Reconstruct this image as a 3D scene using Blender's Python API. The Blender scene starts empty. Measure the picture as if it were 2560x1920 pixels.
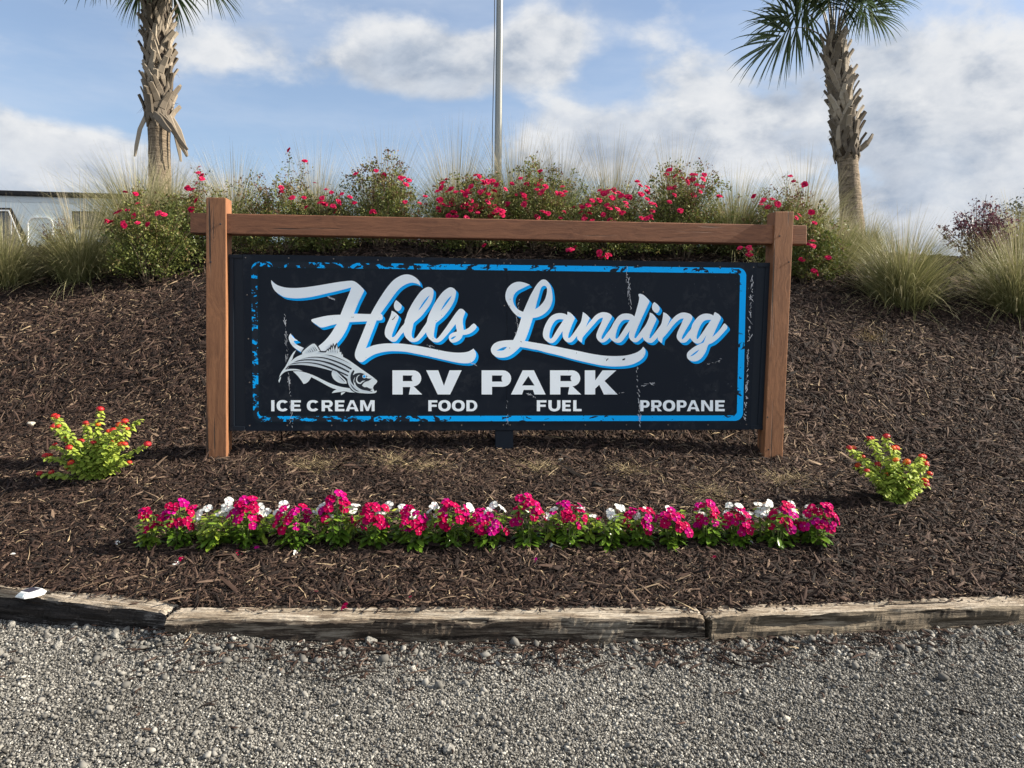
import bpy, bmesh, math, random
import numpy as np
from mathutils import Vector, Matrix, Euler
random.seed(7); RNG = np.random.default_rng(7)
S = bpy.context.scene; COL = S.collection
rad = math.radians

# ---------------------------------------------------------------- camera
FPX = 1925.0; CAMZ = 1.45
PITCH, ROLL = rad(-4.07), rad(0.71)
CF = np.array([0, math.cos(PITCH), math.sin(PITCH)]); CU0 = np.array([0, -math.sin(PITCH), math.cos(PITCH)])
CX = math.cos(ROLL)*np.array([1., 0, 0]) + math.sin(ROLL)*CU0
CU = -math.sin(ROLL)*np.array([1., 0, 0]) + math.cos(ROLL)*CU0
CPOS = np.array([0, 0, CAMZ])
cd = bpy.data.cameras.new('camera'); cam = bpy.data.objects.new('camera', cd); COL.objects.link(cam)
cd.sensor_width = 36; cd.lens = FPX/2560*36; cd.clip_start = .05; cd.clip_end = 2000
cam.matrix_world = Matrix([[CX[0], CU[0], -CF[0], 0], [CX[1], CU[1], -CF[1], 0], [CX[2], CU[2], -CF[2], CAMZ], [0, 0, 0, 1]])
S.camera = cam
def ray(u, v): return CF + CX*((u-1280)/FPX) + CU*((960-v)/FPX)
def gz(u, v, z=0.):                    # where the sight line meets height z
    d = ray(u, v); return CPOS + d*((z-CAMZ)/d[2])
def at(u, v, y):                       # the point on the sight line at distance y
    d = ray(u, v); return CPOS + d*(y/d[1])

# ---------------------------------------------------------------- light
SUN_AZ, SUN_EL = rad(87.5), rad(32)
SUN_STR, SKY_STR, EXPO = 5.0, 0.05, 1.55
sl = bpy.data.lights.new('sun', 'SUN'); sl.energy = SUN_STR; sl.angle = rad(.55); sl.color = (1, .90, .76)
so = bpy.data.objects.new('sun', sl); COL.objects.link(so)
SD = Vector((math.sin(SUN_AZ)*math.cos(SUN_EL), math.cos(SUN_AZ)*math.cos(SUN_EL), math.sin(SUN_EL)))
so.rotation_euler = SD.to_track_quat('Z', 'Y').to_euler(); so.location = (20, 5, 20)
S.view_settings.view_transform = 'Standard'; S.view_settings.look = 'None'
S.view_settings.exposure = EXPO; S.view_settings.gamma = 1; S.view_settings.use_curve_mapping = False

class NT:                               # small node-graph helper
    def __init__(s, tree): s.t = tree; s.n = tree.nodes; s.n.clear()
    def new(s, kind, ins=None, **kw):
        n = s.n.new(kind)
        for k, v in kw.items(): setattr(n, k, v)
        for k, v in (ins or {}).items():
            if hasattr(v, 'is_linked') or hasattr(v, 'links'): s.t.links.new(v, n.inputs[k])
            else: n.inputs[k].default_value = v
        return n
    def math(s, op, a, b=0., clamp=False, c=0.):
        n = s.new('ShaderNodeMath', {0: a, 1: b, 2: c}, operation=op, use_clamp=clamp); return n.outputs[0]
    def vmath(s, op, a, b=(0, 0, 0)):
        n = s.new('ShaderNodeVectorMath', {0: a, 1: b}, operation=op)
        return n.outputs['Value'] if op in ('LENGTH', 'DOT_PRODUCT') else n.outputs[0]
    def noise(s, vec, scale, detail=4, rough=.55, dist=0.):
        return s.new('ShaderNodeTexNoise', {'Vector': vec, 'Scale': scale, 'Detail': detail, 'Roughness': rough, 'Distortion': dist}).outputs[0]
    def rng(s, v, a, b, c=0., d=1., smooth=False):
        n = s.new('ShaderNodeMapRange', {0: v, 1: a, 2: b, 3: c, 4: d}, interpolation_type='SMOOTHSTEP' if smooth else 'LINEAR'); return n.outputs[0]
    def mix(s, f, a, b, blend='MIX'):
        n = s.new('ShaderNodeMix', data_type='RGBA', blend_type=blend)
        for i, v in ((0, f), (6, a), (7, b)):
            if hasattr(v, 'links'): s.t.links.new(v, n.inputs[i])
            else: n.inputs[i].default_value = (*v, 1) if isinstance(v, tuple) and len(v) == 3 else v
        return n.outputs[2]
    def ramp(s, f, stops):
        n = s.new('ShaderNodeValToRGB', {0: f}); e = n.color_ramp.elements
        while len(e) < len(stops): e.new(.5)
        for k, (p, c) in zip(e, stops): k.position = p; k.color = (*c, 1)
        return n.outputs[0]

W = bpy.data.worlds.new('World'); S.world = W; W.use_nodes = True
g = NT(W.node_tree)
sky = g.new('ShaderNodeTexSky', sky_type='NISHITA', sun_disc=False, sun_elevation=SUN_EL, sun_rotation=SUN_AZ,
            altitude=10, air_density=1.0, dust_density=1.6, ozone_density=2.5)
vd = g.new('ShaderNodeTexCoord').outputs['Generated']
flat = g.vmath('MULTIPLY', vd, (1, 1, 1.7))
CLOUD_BLOBS = [  # sight direction, half widths (radians), amount
    (1060, 170, .085, .040, .50), (1350, 110, .060, .050, .42), (100, 430, .20, .055, .62), (1440, 350, .07, .05, .40),
    (1700, 380, .20, .045, .34), (2350, 230, .17, .12, .42), (2480, 480, .14, .06, .36), (2200, 420, .09, .035, -.16), (1500, 200, .07, .04, -.18), (500, 130, .28, .07, .12),
    (2200, 600, .22, .04, .34), (1750, 190, .14, .05, .24), (560, 330, .12, .05, -.30), (1950, 90, .06, .05, -.2), (1180, 330, .10, .05, -.12), (2050, 30, .16, .04, -.2), (1200, 20, .1, .04, -.2)]
def density(vec, tag):
    a = g.noise(vec, 7.0, 8, .55, .15); b = g.noise(vec, 2.4, 3, .5)
    return g.math('ADD', g.math('MULTIPLY', a, 1.0), g.math('MULTIPLY', b, .22))
d0 = density(flat, 0)
d1 = density(g.vmath('ADD', flat, (.035*SD.x, .0, .075)), 1)
bl = None
for (u, v, rx, rz, am) in CLOUD_BLOBS:
    c = ray(u, v); c = c/np.linalg.norm(c)
    q = g.vmath('MULTIPLY', g.vmath('SUBTRACT', vd, tuple(c)), (1/rx, 1/rx, 1/rz))
    f = g.math('MULTIPLY', g.rng(g.vmath('LENGTH', q), 0., 1.7, 1., 0., True), am)
    bl = f if bl is None else g.math('ADD', bl, f)
back = g.math('MULTIPLY', g.rng(g.new('ShaderNodeSeparateXYZ', {0: vd}).outputs[1], -.2, .5, 1., 0.), .22)  # cloud cover added to the unseen sky behind the viewer
tot = g.math('ADD', g.math('ADD', d0, bl), back)
mask = g.rng(tot, .67, .91, 0., 1., True)
veil = g.math('MULTIPLY', g.rng(g.noise(g.vmath('MULTIPLY', vd, (1.2, 1.2, 5)), 3.0, 5, .6), .35, .75, 0., 1., True), .42)
shade = g.rng(g.math('SUBTRACT', d0, d1), -.13, .13, 0., 1., True)
thick = g.rng(tot, .85, 1.35, 0., 1., True)
CLOUD_LIT, CLOUD_DARK = (5.7, 5.8, 5.95), (2.3, 2.8, 3.6)
puff = g.math('MULTIPLY', g.math('SUBTRACT', g.noise(flat, 17., 6, .6, .3), .5), 1.1)
lit = g.math('SUBTRACT', g.math('ADD', g.math('MULTIPLY_ADD', shade, .75, False, .22), puff), g.math('MULTIPLY', thick, .38), clamp=True)
dk = g.mix(g.rng(g.noise(flat, 9., 6, .6, .4), .34, .66), CLOUD_DARK, (4.2, 4.6, 5.2))
ccol = g.mix(lit, dk, CLOUD_LIT)
skyc = g.new('ShaderNodeVectorMath', {0: g.mix(.14, sky.outputs[0], (4.2, 4.6, 5.4)), 'Scale': 1.22}, operation='SCALE').outputs[0]
c1 = g.mix(veil, skyc, (4.3, 4.9, 5.9))
c2 = g.mix(mask, c1, ccol)
yy = g.new('ShaderNodeSeparateXYZ', {0: vd}).outputs[1]
c2 = g.new('ShaderNodeVectorMath', {0: c2, 'Scale': g.rng(yy, .15, -.55, 1., 1.55, True)}, operation='SCALE').outputs[0]   # unseen sky behind the viewer brightened as added fill light
bg = g.new('ShaderNodeBackground', {'Color': c2, 'Strength': SKY_STR})
g.new('ShaderNodeOutputWorld', {'Surface': bg.outputs[0]})

# ---------------------------------------------------------------- helpers
def link(o, parent=None):
    COL.objects.link(o)
    if parent is not None: o.parent = parent
    return o
def tag(o, label=None, cat=None, group=None, kind=None):
    if label: o['label'] = label
    if cat: o['category'] = cat
    if group: o['group'] = group
    if kind: o['kind'] = kind
    return o
def empty(name, loc, label, cat, group=None, rz=0.):
    o = bpy.data.objects.new(name, None); o.empty_display_size = .2; o.location = tuple(loc); o.rotation_euler = (0, 0, rz)
    link(o); return tag(o, label, cat, group)
class MB:
    def __init__(s): s.v = []; s.f = []; s.t = []; s.m = []; s.k = 0
    def add(s, vs, fs, tone=0., mi=0):
        b = len(s.v); s.v += [tuple(p) for p in vs]; s.f += [tuple(b+i for i in f) for f in fs]
        s.t += list(tone) if hasattr(tone, '__len__') else [tone]*len(vs); s.m += [mi]*len(fs)
    def box(s, lo, hi, tone=0., mi=0):
        x0, y0, z0 = lo; x1, y1, z1 = hi
        s.add([(x0, y0, z0), (x1, y0, z0), (x1, y1, z0), (x0, y1, z0), (x0, y0, z1), (x1, y0, z1), (x1, y1, z1), (x0, y1, z1)],
              [(3, 2, 1, 0), (4, 5, 6, 7), (0, 1, 5, 4), (1, 2, 6, 5), (2, 3, 7, 6), (3, 0, 4, 7)], tone, mi)
    def tube(s, pts, rs, n=8, tone=0., mi=0, cap=True):
        pts = [Vector(p) for p in pts]; vs = []; fs = []
        for i, p in enumerate(pts):
            d = (pts[min(i+1, len(pts)-1)]-pts[max(i-1, 0)]).normalized()
            a = d.cross(Vector((.31, .9, .17))); a = a.normalized() if a.length > 1e-4 else d.orthogonal().normalized()
            b = d.cross(a); r = rs[i] if hasattr(rs, '__len__') else rs
            vs += [p + a*(r*math.cos(k*6.28319/n)) + b*(r*math.sin(k*6.28319/n)) for k in range(n)]
        for i in range(len(pts)-1):
            for k in range(n):
                k2 = (k+1) % n; fs.append((i*n+k, i*n+k2, (i+1)*n+k2, (i+1)*n+k))
        if cap: fs += [tuple(range(n))[::-1], tuple(range((len(pts)-1)*n, len(pts)*n))]
        s.add(vs, fs, tone, mi)
    def strap(s, pts, ws, nrm, th, tone=0., mi=0):   # flat bar of rectangular section along pts, wide across nrm x direction
        pts = [Vector(p) for p in pts]; vs = []; fs = []; n = len(pts)
        for i, p in enumerate(pts):
            d = (pts[min(i+1, n-1)]-pts[max(i-1, 0)]).normalized(); nn = Vector(nrm[i] if isinstance(nrm, list) else nrm)
            w = d.cross(nn).normalized(); nn = w.cross(d).normalized()
            a, h = ws[i]/2, th/2
            vs += [p-w*a-nn*h, p+w*a-nn*h, p+w*a*.72+nn*h, p-w*a*.72+nn*h]
        for i in range(n-1):
            for k in range(4):
                k2 = (k+1) % 4; fs.append((i*4+k, i*4+k2, (i+1)*4+k2, (i+1)*4+k))
        fs += [(3, 2, 1, 0), ((n-1)*4, (n-1)*4+1, (n-1)*4+2, (n-1)*4+3)]
        s.add(vs, fs, tone, mi)
    def mesh(s, name, mats, smooth=False):
        me = bpy.data.meshes.new(name); me.from_pydata(s.v, [], s.f)
        a = me.attributes.new('tone', 'FLOAT', 'POINT'); a.data.foreach_set('value', np.array(s.t, dtype=np.float32))
        for m in (mats if isinstance(mats, (list, tuple)) else [mats]): me.materials.append(m)
        me.polygons.foreach_set('material_index', s.m)
        if smooth: me.polygons.foreach_set('use_smooth', [True]*len(s.f))
        me.update(); return me
    def build(s, name, mats, parent=None, smooth=False):
        return link(bpy.data.objects.new(name, s.mesh(name, mats, smooth)), parent)
def np_mesh(name, V, F, tone, mats):
    me = bpy.data.meshes.new(name); nv, nf, k = len(V), len(F), F.shape[1]
    me.vertices.add(nv); me.vertices.foreach_set('co', V.astype(np.float32).ravel())
    me.loops.add(nf*k); me.loops.foreach_set('vertex_index', F.astype(np.int32).ravel())
    me.polygons.add(nf); me.polygons.foreach_set('loop_start', np.arange(0, nf*k, k, dtype=np.int32))
    a = me.attributes.new('tone', 'FLOAT', 'POINT'); a.data.foreach_set('value', tone.astype(np.float32))
    for m in mats: me.materials.append(m)
    me.update(calc_edges=True); return me
def bevel(o, w, seg=2):
    bm = bmesh.new(); bm.from_mesh(o.data); bmesh.ops.recalc_face_normals(bm, faces=bm.faces)
    bmesh.ops.bevel(bm, geom=list(bm.edges), offset=w, segments=seg, affect='EDGES', profile=.6)
    bm.to_mesh(o.data); bm.free(); return o
ORD = ['', 'first', 'second', 'third', 'fourth', 'fifth', 'sixth', 'seventh', 'eighth', 'ninth', 'tenth', 'eleventh', 'twelfth', 'thirteenth',
       'fourteenth', 'fifteenth', 'sixteenth', 'seventeenth', 'eighteenth', 'nineteenth', 'twentieth', 'twenty-first', 'twenty-second']

# ---------------------------------------------------------------- materials
def mat(name):
    m = bpy.data.materials.new(name); m.use_nodes = True; return m, NT(m.node_tree)
def out(g, sh): g.new('ShaderNodeOutputMaterial', {'Surface': sh})
def pbr(g, col, rough=.6, spec=.5, bump=None, bstr=.3, bdist=.01, metal=0.):
    ins = {'Roughness': rough, 'Metallic': metal, 'Specular IOR Level': spec}
    n = g.new('ShaderNodeBsdfPrincipled', ins)
    if hasattr(col, 'links'): g.t.links.new(col, n.inputs['Base Color'])
    else: n.inputs['Base Color'].default_value = (*col, 1)
    if bump is not None:
        b = g.new('ShaderNodeBump', {'Height': bump, 'Strength': bstr, 'Distance': bdist}); g.t.links.new(b.outputs[0], n.inputs['Normal'])
    return n.outputs[0]
def plain(name, col, rough=.6, spec=.5, metal=0., vary=.12, scale=30):
    m, g = mat(name); oc = g.new('ShaderNodeTexCoord').outputs['Object']; nz = g.noise(oc, scale, 4)
    c = g.mix(nz, tuple(x*(1-vary) for x in col), tuple(min(1, x*(1+vary)) for x in col))
    out(g, pbr(g, c, rough, spec, nz, .08, .005, metal)); return m
def leafmat(name, stops, trans=.35, rough=.5, spec=.4, objvar=0.):
    m, g = mat(name); t = g.new('ShaderNodeAttribute', attribute_name='tone').outputs['Fac']
    if objvar:
        r = g.new('ShaderNodeObjectInfo').outputs['Random']; t = g.math('ADD', t, g.math('MULTIPLY', g.math('SUBTRACT', r, .5), objvar), clamp=True)
    c = g.ramp(t, stops); p = pbr(g, c, rough, spec)
    if trans:
        tr = g.new('ShaderNodeBsdfTranslucent', {'Color': c}).outputs[0]
        p = g.new('ShaderNodeMixShader', {0: trans, 1: p, 2: tr}).outputs[0]
    out(g, p); return m
def woodmat(name, axis, dark, light, crack=(.03, .018, .012)):
    m, g = mat(name); oc = g.new('ShaderNodeTexCoord').outputs['Object']
    st = [9, 9, 9]; st[axis] = .55; q = g.vmath('MULTIPLY', oc, tuple(st))
    warp = g.noise(oc, 2.2, 2); qq = g.vmath('ADD', q, g.new('ShaderNodeCombineXYZ', {0: g.math('MULTIPLY', warp, 1.3), 1: warp, 2: g.math('MULTIPLY', warp, 1.3)}).outputs[0])
    gr = g.noise(qq, 5.0, 7, .65, .6); fine = g.noise(q, 30, 3, .6); big = g.noise(oc, 1.7, 3)
    c = g.mix(g.rng(gr, .33, .68), dark, light); c = g.mix(g.math('MULTIPLY', g.rng(fine, .5, .75), .35), c, tuple(x*.55 for x in dark))
    c = g.mix(g.rng(big, .35, .75, 0., .4), c, tuple(x*1.2 for x in light))
    st2 = [26, 26, 26]; st2[axis] = .8; cr = g.noise(g.vmath('MULTIPLY', oc, tuple(st2)), 1.0, 4, .5, .3)
    ck = g.rng(cr, .625, .66)
    kq = [3.2, 3.2, 3.2]; kq[axis] = 1.15; vo = g.new('ShaderNodeTexVoronoi', {'Vector': g.vmath('MULTIPLY', oc, tuple(kq)), 'Scale': 1.35, 'Randomness': 1.}).outputs['Distance']
    ring = g.math('MULTIPLY', g.rng(vo, .16, .05), g.rng(g.math('SINE', g.math('MULTIPLY', vo, 190.)), -.2, .8)); c = g.mix(g.math('MULTIPLY', ring, .5), c, tuple(x*.45 for x in dark)); c = g.mix(g.rng(vo, .045, .025), c, tuple(x*.35 for x in dark))
    c = g.mix(ck, c, crack)
    h = g.math('SUBTRACT', g.math('ADD', g.math('MULTIPLY', gr, .6), g.math('MULTIPLY', fine, .4)), g.math('MULTIPLY', ck, 1.4))
    out(g, pbr(g, c, .62, .35, h, .45, .006)); return m
M = {}
M['wood_up'] = woodmat('stained_wood_upright', 2, (.120, .050, .023), (.265, .120, .054))
M['wood_across'] = woodmat('stained_wood_across', 0, (.100, .039, .019), (.215, .090, .043))
def timbermat(name, base_dark, base_light, white, amount):
    m, g = mat(name); oc = g.new('ShaderNodeTexCoord').outputs['Object']
    q = g.vmath('MULTIPLY', oc, (1.3, 22, 22)); gr = g.noise(q, 3.2, 8, .68, .5); big = g.noise(g.vmath('MULTIPLY', oc, (1.4, 5, 5)), 1.9, 4, .6)
    fine = g.noise(g.vmath('MULTIPLY', oc, (2.2, 40, 40)), 3.0, 4, .6)
    c = g.mix(g.rng(gr, .35, .65), base_dark, base_light)
    w = g.math('ADD', g.math('MULTIPLY', gr, .6), g.math('MULTIPLY', big, .6)); w = g.rng(w, amount, amount+.16)
    c = g.mix(w, c, white); c = g.mix(g.math('MULTIPLY', g.rng(fine, .52, .70), .6), c, tuple(x*.6 for x in base_dark))
    ck = g.rng(g.noise(g.vmath('MULTIPLY', oc, (1.1, 30, 30)), 1.3, 5, .55, .5), .605, .635); c = g.mix(ck, c, (.02, .014, .01))
    h = g.math('SUBTRACT', g.math('ADD', gr, g.math('MULTIPLY', fine, .6)), g.math('MULTIPLY', ck, 1.6))
    out(g, pbr(g, c, .85, .2, h, 1., .016)); return m
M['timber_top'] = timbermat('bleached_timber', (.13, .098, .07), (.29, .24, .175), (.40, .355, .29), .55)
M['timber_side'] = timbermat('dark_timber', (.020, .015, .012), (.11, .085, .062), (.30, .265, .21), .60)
M['timber_shaded'] = timbermat('black_shaded_timber', (.010, .009, .009), (.040, .034, .030), (.22, .21, .20), .64)  # creosote black, deepened with the shade on the left timber's front
M['timber_sunlit'] = timbermat('grey_sunlit_timber', (.065, .052, .037), (.16, .13, .093), (.29, .245, .18), .62)  # weathered grey, lightened with grazing sun painted into the right timber's front
def panelmat(name, base, base2):
    m, g = mat(name); oc = g.new('ShaderNodeTexCoord').outputs['Object']
    a = g.noise(g.vmath('MULTIPLY', oc, (1, 1, .55)), 3.2, 6, .7, 1.2); b = g.noise(oc, 16, 4, .65, .8); sp = g.noise(oc, 70, 2, .6, .5)
    f = g.math('MULTIPLY', g.rng(a, .50, .60), g.rng(b, .46, .58)); f = g.math('MULTIPLY', f, .75)
    x = g.new('ShaderNodeSeparateXYZ', {0: oc}).outputs[0]; right = g.rng(x, .2, 1.7)
    s2 = g.math('MULTIPLY', g.math('MULTIPLY', g.rng(sp, .70, .74), right), g.rng(a, .46, .55))
    c = g.mix(f, base, base2); c = g.mix(g.math('MULTIPLY', s2, .55), c, (.22, .25, .28))
    out(g, pbr(g, c, .55, .16, b, .03, .004)); return m
M['panel'] = panelmat('printed_panel', (.0050, .0090, .0165), (.016, .020, .027))
M['frame_dark'] = plain('dark_painted_frame', (.007, .0115, .019), .55, .2)
def chipmat(name, col, under, lo, hi, scale):
    m, g = mat(name); oc = g.new('ShaderNodeTexCoord').outputs['Object']
    n = g.noise(g.vmath('MULTIPLY', oc, (1, 1, 1.7)), scale, 6, .62, .5); n2 = g.noise(oc, 2.3, 2)
    x = g.new('ShaderNodeSeparateXYZ', {0: oc}); xx = x.outputs[0]
    th = g.math('ADD', g.rng(xx, -1.75, .9, lo, hi), g.math('MULTIPLY', g.math('SUBTRACT', n2, .5), .34))
    th = g.math('SUBTRACT', th, g.math('MULTIPLY', g.rng(x.outputs[2], .2, .9), g.rng(xx, .0, -.6, .0, .05)))
    f = g.rng(n, g.math('SUBTRACT', th, .004), g.math('ADD', th, .004))
    c = g.mix(f, col, under); out(g, pbr(g, c, .55, .12)); return m
M['blue_border'] = chipmat('chipped_blue', (.0, .40, .93), (.013, .019, .028), .505, .60, 12)
def inkmat(name, col):
    m, g = mat(name); oc = g.new('ShaderNodeTexCoord').outputs['Object']
    n = g.noise(oc, 26, 5, .6, .9); n2 = g.noise(oc, 3.1, 2); n3 = g.noise(g.vmath('MULTIPLY', oc, (1, 1, 1.4)), 75, 3, .6, .6)
    f = g.math('MULTIPLY', g.rng(n, .700, .706), g.rng(n2, .42, .46)); f = g.math('MAXIMUM', f, g.math('MULTIPLY', g.rng(n3, .735, .745), g.rng(n2, .5, .54)))
    c = g.mix(f, col, (.012, .018, .028)); out(g, pbr(g, c, .55, .12)); return m
M['white_ink'] = inkmat('white_print', (.83, .89, .92)); M['blue_ink'] = inkmat('blue_print', (.0, .38, .90))
M['fish_white'] = plain('fish_white', (.70, .77, .79), .45, .35, vary=.03); M['fish_dark'] = plain('fish_dark', (.010, .015, .024), .45, .35)
M['scratch'] = plain('scratch_white', (.55, .57, .60), .6)
M['ghost'] = plain('ghost_teal', (.0045, .0125, .020), .55, .16)
M['screw'] = plain('screw_metal', (.20, .17, .15), .35, .5, .8)
M['nail_hole_dark'] = plain('nail_hole_dark', (.03, .03, .035), .4, .5, .5)
def groundmat(name, stops, sc, bs):
    m, g = mat(name); oc = g.new('ShaderNodeTexCoord').outputs['Object']
    n = g.noise(oc, sc, 8, .7); v = g.new('ShaderNodeTexVoronoi', {'Vector': oc, 'Scale': sc*4}); big = g.noise(oc, .7, 4)
    f = g.math('ADD', g.math('MULTIPLY', n, .6), g.math('MULTIPLY', v.outputs['Distance'], .5)); f = g.math('ADD', f, g.math('MULTIPLY', g.math('SUBTRACT', big, .5), .25))
    out(g, pbr(g, g.ramp(f, stops), .9, .2, f, .8, bs)); return m
M['gravel_bed'] = groundmat('gravel_bed', [(.2, (.022, .020, .018)), (.55, (.075, .071, .063)), (.85, (.19, .18, .16))], 40, .012)
M['mulch_bed'] = groundmat('mulch_bed', [(.25, (.005, .0035, .003)), (.6, (.016, .011, .0085)), (.9, (.045, .033, .025))], 18, .03)
def tonemat(name, stops, rough=.8, spec=.25):
    m, g = mat(name); t = g.new('ShaderNodeAttribute', attribute_name='tone').outputs['Fac']
    oc = g.new('ShaderNodeTexCoord').outputs['Object']; n = g.noise(oc, 120, 3)
    c = g.ramp(g.math('ADD', t, g.math('MULTIPLY', g.math('SUBTRACT', n, .5), .10)), stops); out(g, pbr(g, c, rough, spec)); return m
M['chips'] = tonemat('mulch_chips', [(0., (.006, .004, .0032)), (.35, (.0165, .0092, .0068)), (.6, (.042, .0245, .018)), (.78, (.092, .062, .045)), (.88, (.19, .14, .092)), (1., (.36, .28, .17))], .85, .2)
M['pebbles'] = tonemat('pebbles', [(0., (.024, .0225, .020)), (.4, (.093, .090, .082)), (.7, (.19, .184, .167)), (.9, (.33, .322, .29)), (1., (.48, .465, .42))], .85, .25)
M['grass'] = leafmat('muhly_grass', [(0., (.055, .060, .025)), (.4, (.155, .165, .062)), (.7, (.28, .268, .125)), (1., (.44, .39, .23))], .25, .55)
M['seed'] = leafmat('grass_seed_stalk', [(0., (.17, .155, .095)), (1., (.40, .35, .24))], .3, .6)
M['rose_leaf'] = leafmat('rose_leaf', [(0., (.024, .040, .013)), (.4, (.072, .095, .022)), (.62, (.16, .175, .045)), (.78, (.165, .115, .055)), (1., (.120, .050, .040))], .30, .55, .3)
M['stem'] = plain('woody_stem', (.10, .075, .045), .7); M['green_stem'] = plain('green_stem', (.13, .18, .04), .6)
M['rose'] = leafmat('rose_petal', [(0., (.24, .003, .024)), (.6, (.44, .009, .068)), (1., (.52, .06, .12))], .2, .7, .06, objvar=.4)
M['vinca_leaf'] = leafmat('periwinkle_leaf', [(0., (.035, .085, .010)), (.5, (.11, .195, .020)), (.8, (.24, .31, .035)), (1., (.38, .43, .06))], .35, .32, .5)
M['vinca'] = leafmat('periwinkle_petal', [(0., (.245, .0015, .030)), (.5, (.33, .001, .055)), (.85, (.31, .001, .13)), (1., (.38, .006, .19))], .2, .7, .05, objvar=.75)
M['vinca_white'] = leafmat('white_petal', [(0., (.50, .52, .50)), (1., (.64, .65, .63))], .25, .5)
M['vinca_eye'] = plain('flower_eye', (.45, .16, .20), .6)
M['lantana_leaf'] = leafmat('lantana_leaf', [(0., (.10, .14, .018)), (.5, (.20, .29, .040)), (1., (.37, .44, .08))], .42, .55, .2)
M['lantana'] = leafmat('lantana_floret', [(0., (.33, .006, .018)), (.55, (.50, .018, .012)), (.8, (.62, .085, .006)), (1., (.68, .20, .006))], .25, .5, objvar=.5)
M['palm_leaf'] = leafmat('palm_leaflet', [(0., (.026, .050, .026)), (.5, (.075, .118, .052)), (.8, (.15, .19, .07)), (1., (.42, .31, .13))], .22, .38, .5)
M['petiole'] = plain('palm_petiole', (.10, .085, .050), .6)
M['boot'] = tonemat('palm_boot', [(0., (.050, .041, .032)), (.45, (.135, .112, .084)), (.8, (.25, .212, .162)), (1., (.33, .295, .24))], .75)
def trunkmat():
    m, g = mat('palm_trunk'); oc = g.new('ShaderNodeTexCoord').outputs['Object']
    r = g.noise(g.vmath('MULTIPLY', oc, (2.5, 2.5, 20)), 2.0, 5, .65, 1.0); n = g.noise(g.vmath('MULTIPLY', oc, (14, 14, 5)), 3, 5, .6)
    f = g.math('ADD', g.math('MULTIPLY', r, .7), g.math('MULTIPLY', n, .4))
    out(g, pbr(g, g.ramp(f, [(.38, (.035, .028, .021)), (.52, (.14, .110, .077)), (.72, (.25, .20, .145))]), .85, .2, f, 1., .03)); return m
M['trunk'] = trunkmat()
M['fibre'] = plain('palm_fibre_and_gap_shade', (.050, .036, .025), .9)  # fibre brown, also used as painted shade between the leaf bases
M['pole'] = plain('pole_metal', (.20, .205, .19), .34, .5, .75, .06)
M['rope'] = plain('rope', (.09, .09, .08), .8)
M['rv_white'] = plain('rv_fibreglass', (.66, .73, .74), .35, .45, vary=.02, scale=3); M['rv_dark'] = plain('rv_dark_trim', (.009, .009, .010), .5, .2)
M['rv_grey'] = plain('rv_grey_and_roof_shade', (.50, .56, .59), .4, vary=.03); M['glass'] = plain('dark_glass', (.010, .018, .026), .06, .8); M['rv_trim'] = plain('rv_white_trim', (.66, .69, .71), .5, .2)  # the grey serves the vents and the painted roof shadow
M['tyre'] = plain('tyre_rubber', (.02, .02, .02), .8)
M['plastic'] = plain('white_plastic', (.52, .54, .54), .35, vary=.03); M['solar'] = plain('solar_cell', (.03, .032, .05), .15, .7); M['lens'] = plain('clear_lens', (.34, .40, .42), .15, .6)
M['stone'] = groundmat('pale_stone', [(.2, (.22, .20, .16)), (.6, (.38, .35, .29)), (.9, (.52, .49, .43))], 20, .01)
M['stone_grey'] = groundmat('grey_stone', [(.2, (.07, .07, .065)), (.6, (.17, .165, .15)), (.9, (.29, .28, .25))], 30, .01)
M['straw'] = leafmat('dry_straw', [(0., (.26, .195, .105)), (1., (.56, .46, .27))], .2, .7)
M['far_leaf'] = leafmat('far_tree_leaf', [(0., (.012, .022, .012)), (1., (.045, .060, .028))], .2, .5)
M['purple_leaf'] = leafmat('purple_leaf', [(0., (.035, .014, .022)), (.6, (.085, .030, .045)), (1., (.16, .06, .075))], .3, .45)
M['bark'] = plain('bark', (.08, .06, .045), .9)
M['yellow_bit'] = plain('yellow_leaf_bit', (.62, .45, .06), .7)

# ---------------------------------------------------------------- terrain
TIMBER_TOP = .13; TIMBER_D = .185
TL = [(gz(-420, 1446, TIMBER_TOP), gz(409, 1530, TIMBER_TOP)), (gz(412, 1545, TIMBER_TOP), gz(1763, 1543, TIMBER_TOP)), (gz(1780, 1545, TIMBER_TOP), gz(2960, 1495, TIMBER_TOP))]
_kx = np.array([-30, TL[0][0][0], TL[0][1][0], TL[1][0][0]+.02, TL[1][1][0], TL[2][0][0]+.02, TL[2][1][0], 30])
_ky = np.array([0, TL[0][0][1], TL[0][1][1], TL[1][0][1], TL[1][1][1], TL[2][0][1], TL[2][1][1], 0])
_ky[0] = _ky[1]+.06*(_kx[1]+30)*.6; _ky[-1] = _ky[-2]+.10*(30-_kx[-2])*.6
def yfront(x): return np.interp(x, _kx, _ky)
_pt = np.array([-.3, 0, .15, .42, .8, 1.2, 1.65, 2.0, 2.7, 3.7, 4.7, 5.5, 6.2, 7.2, 8.2, 9.4, 11])
_pz = np.array([.10, .115, .150, .225, .33, .44, .53, .60, 1.04, 1.66, 2.15, 2.43, 2.53, 2.40, 1.80, .85, -.1])
def smooth_noise(x, y, s, seed):
    return (np.sin(x*s*1.3+seed)*np.cos(y*s*1.1+seed*2.1)+np.sin(x*s*.7-y*s*.9+seed*1.7)*.7+np.sin(x*s*2.3+y*s*1.9+seed*.3)*.35)/2
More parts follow.
